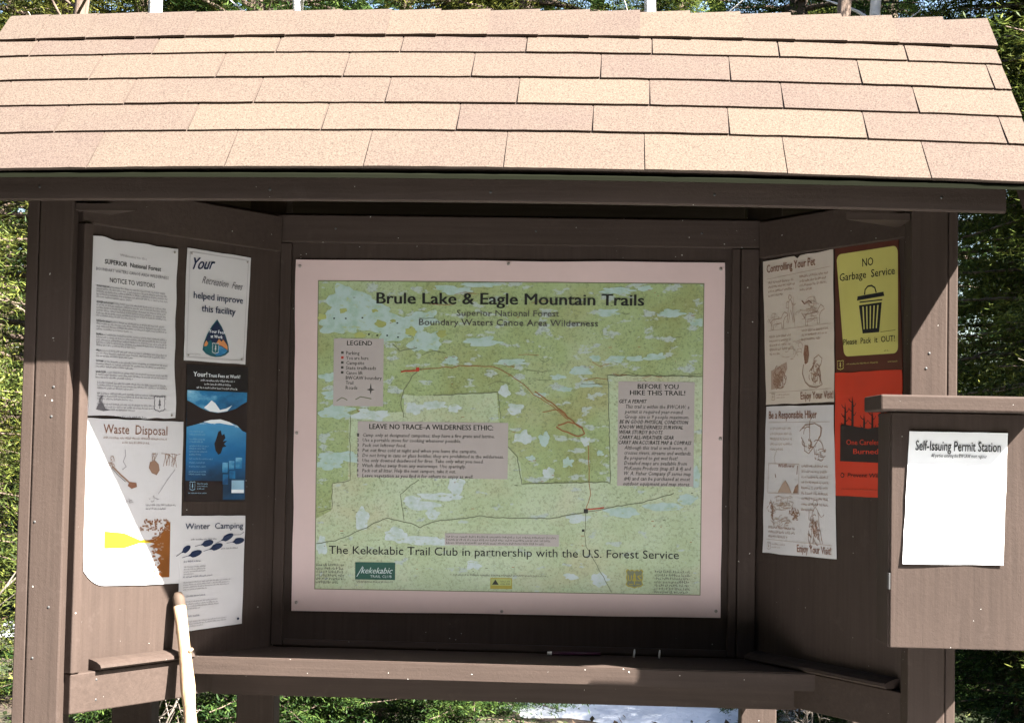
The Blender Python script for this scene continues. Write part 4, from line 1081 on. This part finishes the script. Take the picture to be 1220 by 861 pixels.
def leaf_quads(bm, p, d, n, ln, wd, spread, rr):
    for _ in range(n):
        q = p + Vector((rr.gauss(0, 1), rr.gauss(0, 1), rr.gauss(0, .6)))*spread
        dd = (d*.9 + Vector((rr.gauss(0, .5), rr.gauss(0, .5), rr.gauss(-.1, .4)))).normalized()
        sd = dd.cross(Vector((rr.gauss(0, .5), rr.gauss(0, .5), 1))).normalized()
        l, w = ln*rr.uniform(.6, 1.3), wd*rr.uniform(.6, 1.3)
        a = q - dd*l*.5; b = q + dd*l*.5; m_ = q + dd*l*.08
        bm.faces.new([bm.verts.new(v) for v in (a, m_ + sd*w*.5, b, m_ - sd*w*.5)])

def conifer_meshes(h, rad, seed, nb=110, sub=7, nl=15, ln=.085, wd=.028, first=.04, spread=.06, trunk_r=None):
    rr = random.Random(seed)
    tr = trunk_r or h*.012
    bt = bmesh.new()
    pts = [Vector((.03*h*.1*math.sin(k*1.3+seed), .03*h*.1*math.cos(k*1.7+seed), h*k/10)) for k in range(11)]
    pts[0].z = -.15
    tube_bm(bt, pts, [tr*(1.15 if k == 0 else 1)*(1-.9*k/10) for k in range(11)], 9)
    bc = bmesh.new()
    for i in range(nb):
        t = first + (1-first)*(i+rr.random())/nb
        z = h*t; az = i*2.399 + rr.uniform(-.4, .4)
        Lb = rad*((1-t)**.75)*rr.uniform(.55, 1.15)*(1 if t > .15 else .75) + .08
        dirv = Vector((math.cos(az), math.sin(az), rr.uniform(-.05, .25)))
        path = []; p = Vector((0, 0, z)); d = dirv.copy()
        ns = 5
        for k in range(ns+1):
            path.append(p.copy()); p = p + d*(Lb/ns); d.z -= .09*(1 if k < 3 else -.6); d = d.normalized()
        tube_bm(bt, path, [max(.003, tr*.22*(1-k/(ns+.6))) for k in range(ns+1)], 4, False)
        for k in range(sub):
            f = .22 + .8*(k+rr.random())/sub
            a = min(ns-1, int(f*ns)); q = path[a].lerp(path[min(a+1, ns)], min(1, f*ns-a))
            side = Vector((-dirv.y, dirv.x, 0))*rr.choice((-1, 1))
            reach = Lb*.30*(1.1-f*.6)*rr.uniform(.3, 1.2)
            dd = (side*.8 + dirv*.6 + Vector((0, 0, rr.uniform(-.35, .1)))).normalized()
            for e in range(3):
                leaf_quads(bc, q + dd*reach*(e+.5)/3, dd, max(1, nl//3), ln, wd, spread, rr)
        leaf_quads(bc, path[-1], d, nl//2, ln, wd, spread*.8, rr)
    leaf_quads(bc, Vector((0, 0, h-.1)), Vector((0, 0, 1)), nl*2, ln, wd, spread, rr)
    mt_ = bpy.data.meshes.new('trunk'); bt.to_mesh(mt_); bt.free()
    mc = bpy.data.meshes.new('crown'); bc.to_mesh(mc); bc.free()
    for p_ in mt_.polygons: p_.use_smooth = True
    return mt_, mc
protoA = conifer_meshes(9.5, 1.9, 1, 230, 12, 60, .060, .012, .02, .11); protoA[0].materials.append(M['bark']); protoA[1].materials.append(M['cedar'])
protoB = conifer_meshes(11.5, 2.1, 2, 240, 12, 60, .060, .012, .04, .11); protoB[0].materials.append(M['bark']); protoB[1].materials.append(M['fir'])
protoC = conifer_meshes(6.0, 1.35, 3, 250, 13, 78, .045, .009, .015, .08); protoC[0].materials.append(M['bark']); protoC[1].materials.append(M['cedar'])
protoS = conifer_meshes(.85, .60, 4, 70, 9, 45, .034, .0065, .05, .028, .010); protoS[0].materials.append(M['bark']); protoS[1].materials.append(M['fir'])
GT = 'conifers of the forest behind the kiosk'
def tree(proto, name, x, y, rz, sc, label, group=GT, cat='tree'):
    r = empty(name, (x, y, gz(x, y)), rz); r.scale = (sc, sc, sc)
    tag(r, label, cat, group)
    for nm, me in (('trunk', proto[0]), ('crown', proto[1])):
        o = bpy.data.objects.new(nm, me); col.objects.link(o); o.parent = r
    return r
near = [
 (protoC, -3.95, 4.3, .3, .95, 'sunlit yellow-green conifer seen between the left photo edge and left post'),
 (protoA, -5.6, 6.6, 1.2, 1.0, 'tall pale green conifer rising above the left end of the roof'),
 (protoC, 3.05, 3.4, 2.2, .95, 'shaded green conifer right beside the right post, behind the permit box'),
 (protoA, 3.7, 6.4, .8, 1.0, 'tall dark green conifer behind the top right corner of the roof'),
 (protoB, -2.7, 8.6, 2.0, .95, 'dark conifer showing above the roof ridge, left of its middle'),
 (protoA, -.6, 9.4, .2, 1.05, 'bright green conifer showing above the middle of the roof ridge'),
 (protoA, 3.35, 6.0, 4.0, .9, 'full green conifer just behind the one beside the right post'),
 (protoB, 1.7, 9.0, 3.1, .95, 'conifer above the ridge just right of the white birch trunk'),
]
for p_, x, y, rz, sc, lab in near: tree(p_, 'conifer_tree', x, y, rz, sc, lab)
far = [(protoB, 4.4, 8.4), (protoA, -4.3, 8.6), (protoC, 4.0, 5.3), (protoC, 3.1, 7.6), (protoB, -8.5, 9.5), (protoA, -4.6, 12), (protoB, -2.2, 14.5), (protoA, .9, 13.2), (protoB, 3.3, 14.2), (protoA, 5.6, 10.8), (protoB, 7.8, 8.2), (protoA, -7.2, 15.5), (protoB, 7.6, 15), (protoA, -10.8, 13),
       (protoB, -.9, 18), (protoA, -4.6, 19), (protoB, 3.2, 19.5), (protoA, 10.5, 12.5), (protoB, -8.8, 21), (protoA, 6.8, 21), (protoB, -13, 18), (protoA, 12.5, 19), (protoB, 1, 24), (protoA, -6, 26), (protoB, 5, 27), (protoB, -7.6, 5.6), (protoC, 5.6, 4.2), (protoC, -6.0, 3.2), (protoC, 2.2, 11.5), (protoC, -1.2, 11.6), (protoC, -3.6, 10.4)]
for i, (p_, x, y) in enumerate(far):
    tree(p_, 'conifer_tree', x, y, i*1.37, .9+.25*rng.random(), 'conifer deep in the forest backdrop, one of many alike behind the nearer trees')
# unseen forest added on the camera's side to block skylight, open towards the sun
saz = math.degrees(math.atan2(-1.0, 1.6))
ringt = []
for rad_, n_, off in ((8.6, 15, 0), (11.5, 19, 5), (15.5, 24, 2), (21, 26, 8)):
    for k in range(n_):
        a = 175 + off + (190.0/n_)*k*1.0
        a_ = (a+180) % 360 - 180
        rr_ = rad_*rng.uniform(.94, 1.08)
        if abs(a_-saz) < (26 if rad_ < 10 else 17 if rad_ < 14 else 9 if rad_ < 18 else 0): continue
        ringt.append((rr_*math.cos(R(a_)), -1.5+rr_*math.sin(R(a_))))
for i, (x, y) in enumerate(ringt):
    tree((protoA, protoB)[i % 2], 'conifer_tree', x, y, i*2.1, .95+.3*rng.random(), 'unseen conifer added behind the viewer to block skylight from the clearing', 'unseen conifers added around the clearing')
for (x, y, r_, hh, mat, lab) in ((.50, 6.35, .055, 11, 'birch', 'slim white birch trunk rising above the middle right of the ridge'), (-2.95, 6.2, .07, 10, 'birch', 'grey-white birch trunk above the left part of the ridge'),
                          (1.74, 6.3, .06, 12, 'bark', 'dark bare trunk above the right part of the ridge'), (1.92, 6.4, .05, 11, 'birch', 'pale trunk close right of the dark bare trunk above the ridge'),
                          (-2.05, 6.6, .05, 10, 'birch', 'thin pale trunk above the ridge, between the birch and the middle'), (-3.45, 6.5, .07, 12, 'bark', 'brown bare trunk above the far left end of the ridge')):
    r = empty('bare_tree', (x, y, gz(x, y))); tag(r, lab, 'tree', 'bare trunks among the conifers')
    bm = bmesh.new(); pts = [Vector((x+.10*math.sin(k*.7+x), y+.08*math.cos(k*.9), gz(x, y)-.1+hh*k/14)) for k in range(15)]
    tube_bm(bm, pts, [r_*(1-.75*k/14) for k in range(15)], 12); mesh_from('trunk', bm, r, [M[mat]], True)
    bm = bmesh.new(); rr = random.Random(int(x*100))
    for k in range(34):
        zz = rr.uniform(.12, .97)*14; a = int(zz); p = pts[a].lerp(pts[min(14, a+1)], zz-a); az = rr.uniform(0, 6.28); ln = rr.uniform(.4, 1.5)*(1-zz/22)
        d = Vector((math.cos(az), math.sin(az), rr.uniform(.1, .9)))
        path = [p]
        for e in range(5): path.append(path[-1]+d*ln/5); d = (d+Vector((rr.gauss(0, .2), rr.gauss(0, .2), rr.gauss(.03, .12)))).normalized()
        tube_bm(bm, path, [.014, .011, .009, .006, .004, .002], 5, False)
    mesh_from('branches', bm, r, [M[mat]], True)

# the wood beyond: far-off trees that read as one mass
bm = bmesh.new(); rr = random.Random(77)
for k in range(230):
    a = 2*math.pi*(k+rr.random())/230; d_ = rr.uniform(30, 62); bx, by = d_*math.cos(a), d_*math.sin(a)+2
    da = abs((math.degrees(a)-math.degrees(math.atan2(-1.0, 1.6))+180) % 360-180)
    hh = rr.uniform(11, 17); w_ = hh*.17
    tube_bm(bm, [(bx, by, -.5), (bx, by, hh*.8)], [.16, .05], 5, False)
    for e in range(210):
        t = rr.random()**.85; r_ = w_*(1-t)**.8*rr.uniform(.2, 1.1); an = rr.uniform(0, 6.28)
        q = Vector((bx+r_*math.cos(an), by+r_*math.sin(an), .3+hh*t)); dd = Vector((math.cos(an), math.sin(an), rr.uniform(-.6, .2))).normalized()
        sd_ = dd.cross(Vector((rr.gauss(0, .6), rr.gauss(0, .6), 1))).normalized(); l, w2 = rr.uniform(.5, 1.3), rr.uniform(.25, .6)
        bm.faces.new([bm.verts.new(v) for v in (q-dd*l*.5, q+sd_*w2*.5, q+dd*l*.5, q-sd_*w2*.5)])
o = mesh_from('distant_wood', bm, None, [M['fir']]); tag(o, 'far-off conifer wood all round the clearing', 'forest', kind='stuff')

# saplings behind and beneath the shelf
sap = [(-2.15, 3.9, 1.0, 'young fir behind the left wing, leftmost sapling below the shelf'), (-1.45, 3.6, 1.05, 'young fir seen left of centre below the shelf'), (-.95, 3.9, 1.15, 'young fir below the shelf, just left of the snow patch'),
       (-.45, 3.5, .95, 'bright young fir below the middle of the shelf'), (1.2, 4.4, .8, 'small fir right of the snow patch below the shelf'), (2.9, 2.6, 1.3, 'young fir at the foot of the right post'),
       (-2.7, 5.0, 1.1, 'young fir of the undergrowth behind the kiosk'), (-1.75, 4.6, 1.3, 'young fir of the undergrowth behind the kiosk'), (-.75, 4.7, 1.1, 'young fir of the undergrowth behind the kiosk'),
       (1.75, 5.4, 1.2, 'young fir of the undergrowth behind the kiosk'), (2.3, 4.3, 1.4, 'young fir of the undergrowth behind the kiosk'), (-3.4, 2.9, 1.0, 'young fir of the undergrowth behind the kiosk'), (3.5, 4.9, 1.5, 'young fir of the undergrowth behind the kiosk')]
for i, (x, y, sc, lab) in enumerate(sap): tree(protoS, 'fir_sapling', x, y, i*1.1, sc, lab, 'fir saplings behind the kiosk', 'sapling')
# dead shrubs with bleached twigs
def shrub(x, y, h, n, seed, lab):
    rr = random.Random(seed); bm = bmesh.new()
    for k in range(n):
        az = rr.uniform(0, 6.28); p = Vector((x+rr.uniform(-.12, .12), y+rr.uniform(-.12, .12), gz(x, y)-.02)); d = Vector((math.cos(az)*.35, math.sin(az)*.35, 1)).normalized(); hh = h*rr.uniform(.5, 1.05); path = [p.copy()]
        for e in range(9): p = p+d*hh/9; path.append(p.copy()); d = (d+Vector((rr.gauss(0, .16), rr.gauss(0, .16), rr.gauss(0, .05)))).normalized()
        tube_bm(bm, path, [.009*(1-e/10.5) for e in range(10)], 5, False)
        for e in range(2, 9):
            for _ in range(2):
                dd = (d + Vector((rr.gauss(0, .8), rr.gauss(0, .8), rr.gauss(0, .35)))).normalized(); q = path[e]; pp = [q, q+dd*hh*.07, q+dd*hh*.15+Vector((0, 0, rr.gauss(0, .02)))]
                tube_bm(bm, pp, [.004, .003, .0015], 4, False)
    o = mesh_from('dead_shrub', bm, None, [M['deadwood']], True); tag(o, lab, 'shrub', 'bleached dead shrubs')
shrub(-3.05, 3.0, 2.3, 9, 1, 'leafless pale shrub between the left photo edge and the left post')
shrub(2.35, 2.3, 2.4, 9, 2, 'leafless pale shrub rising beside the right post above the box')
shrub(1.15, 3.6, .55, 7, 3, 'low leafless shrub right of the snow patch below the shelf')
shrub(-1.75, 2.7, .62, 7, 5, 'low leafless shrub below the left end of the shelf')
shrub(2.6, 3.3, .9, 8, 6, 'knee-high dead shrub at the right photo edge under the box')

# ground litter: leaves and stems nobody could count
bm = bmesh.new(); rr = random.Random(5)
for _ in range(15000):
    x, y = rr.uniform(-6.5, 6.5), rr.uniform(.6, 11)
    if abs(x-.55) < 1.1 and abs(y-5.2) < .7 and rr.random() < .9: continue
    dd = Vector((rr.gauss(0, 1), rr.gauss(0, 1), rr.uniform(0, .9))).normalized(); q = Vector((x, y, gz(x, y)+rr.uniform(.0, .045))); l, w = rr.uniform(.02, .08), rr.uniform(.006, .03)
    sd = dd.cross(Vector((rr.gauss(0, .5), rr.gauss(0, .5), 1))).normalized()
    bm.faces.new([bm.verts.new(v) for v in (q-dd*l*.5, q+sd*w*.5, q+dd*l*.5, q-sd*w*.5)])
m, nt, b = nodes('dead leaves and moss')
g_ = N(nt, 'ShaderNodeNewGeometry')
L(nt, ramp(nt, g_.outputs['Random Per Island'], [(.0, (.03, .018, .010)), (.3, (.09, .055, .03)), (.5, (.15, .11, .07)), (.62, (.02, .035, .008)), (.85, (.06, .085, .018)), (1, (.11, .12, .025))]), b.inputs['Base Color']); b.inputs['Roughness'].default_value = .8
M['litter'] = m
o = mesh_from('leaf_litter', bm, None, [M['litter']]); tag(o, 'dead leaves, needles and moss tufts scattered over the forest floor', 'litter', kind='stuff')

# ================================================================== LIGHT
sun_dir = Vector((1.6, -1.0, 1.85)).normalized()     # towards the sun
sd = bpy.data.lights.new('sun', 'SUN'); sd.energy = 5.0; sd.angle = R(.55); sd.color = (1.0, .95, .88)
so = bpy.data.objects.new('sun', sd); col.objects.link(so); so.location = (6, -6, 8)
so.rotation_euler = sun_dir.to_track_quat('Z', 'Y').to_euler()
w = bpy.data.worlds.new('World'); scene.world = w; w.use_nodes = True; nt = w.node_tree; nt.nodes.clear()
ow = nt.nodes.new('ShaderNodeOutputWorld'); bg = nt.nodes.new('ShaderNodeBackground'); sk = nt.nodes.new('ShaderNodeTexSky')
sk.sky_type = 'NISHITA'; sk.sun_disc = False; sk.sun_elevation = math.asin(sun_dir.z); sk.sun_rotation = math.atan2(sun_dir.x, sun_dir.y)
sk.air_density = 1.0; sk.dust_density = 1.5; sk.ozone_density = 1.0
bg.inputs[1].default_value = .05
nt.links.new(sk.outputs[0], bg.inputs[0]); nt.links.new(bg.outputs[0], ow.inputs[0])

# ================================================================== CAMERA
cd = bpy.data.cameras.new('camera'); cam = bpy.data.objects.new('camera', cd); col.objects.link(cam); scene.camera = cam
cd.sensor_width = 36; cd.sensor_fit = 'HORIZONTAL'; cd.lens = 36*2000/1220; cd.clip_start = .05; cd.clip_end = 2000
yaw, pit, rol = .0541, .0469, .0198
fwd = Vector((-math.sin(yaw)*math.cos(pit), math.cos(yaw)*math.cos(pit), math.sin(pit)))
right0 = Vector((math.cos(yaw), math.sin(yaw), 0)); up0 = right0.cross(fwd)
right = right0*math.cos(rol) + up0*math.sin(rol); up = -right0*math.sin(rol) + up0*math.cos(rol)
cam.matrix_world = Matrix.Translation((.138, -4.576, 1.515)) @ Matrix((right, up, -fwd)).transposed().to_4x4()

scene.view_settings.view_transform = 'Standard'; scene.view_settings.look = 'None'
scene.view_settings.exposure = 3.3; scene.view_settings.gamma = 1.0; scene.view_settings.use_curve_mapping = False
scene.render.resolution_x = 1024; scene.render.resolution_y = 722
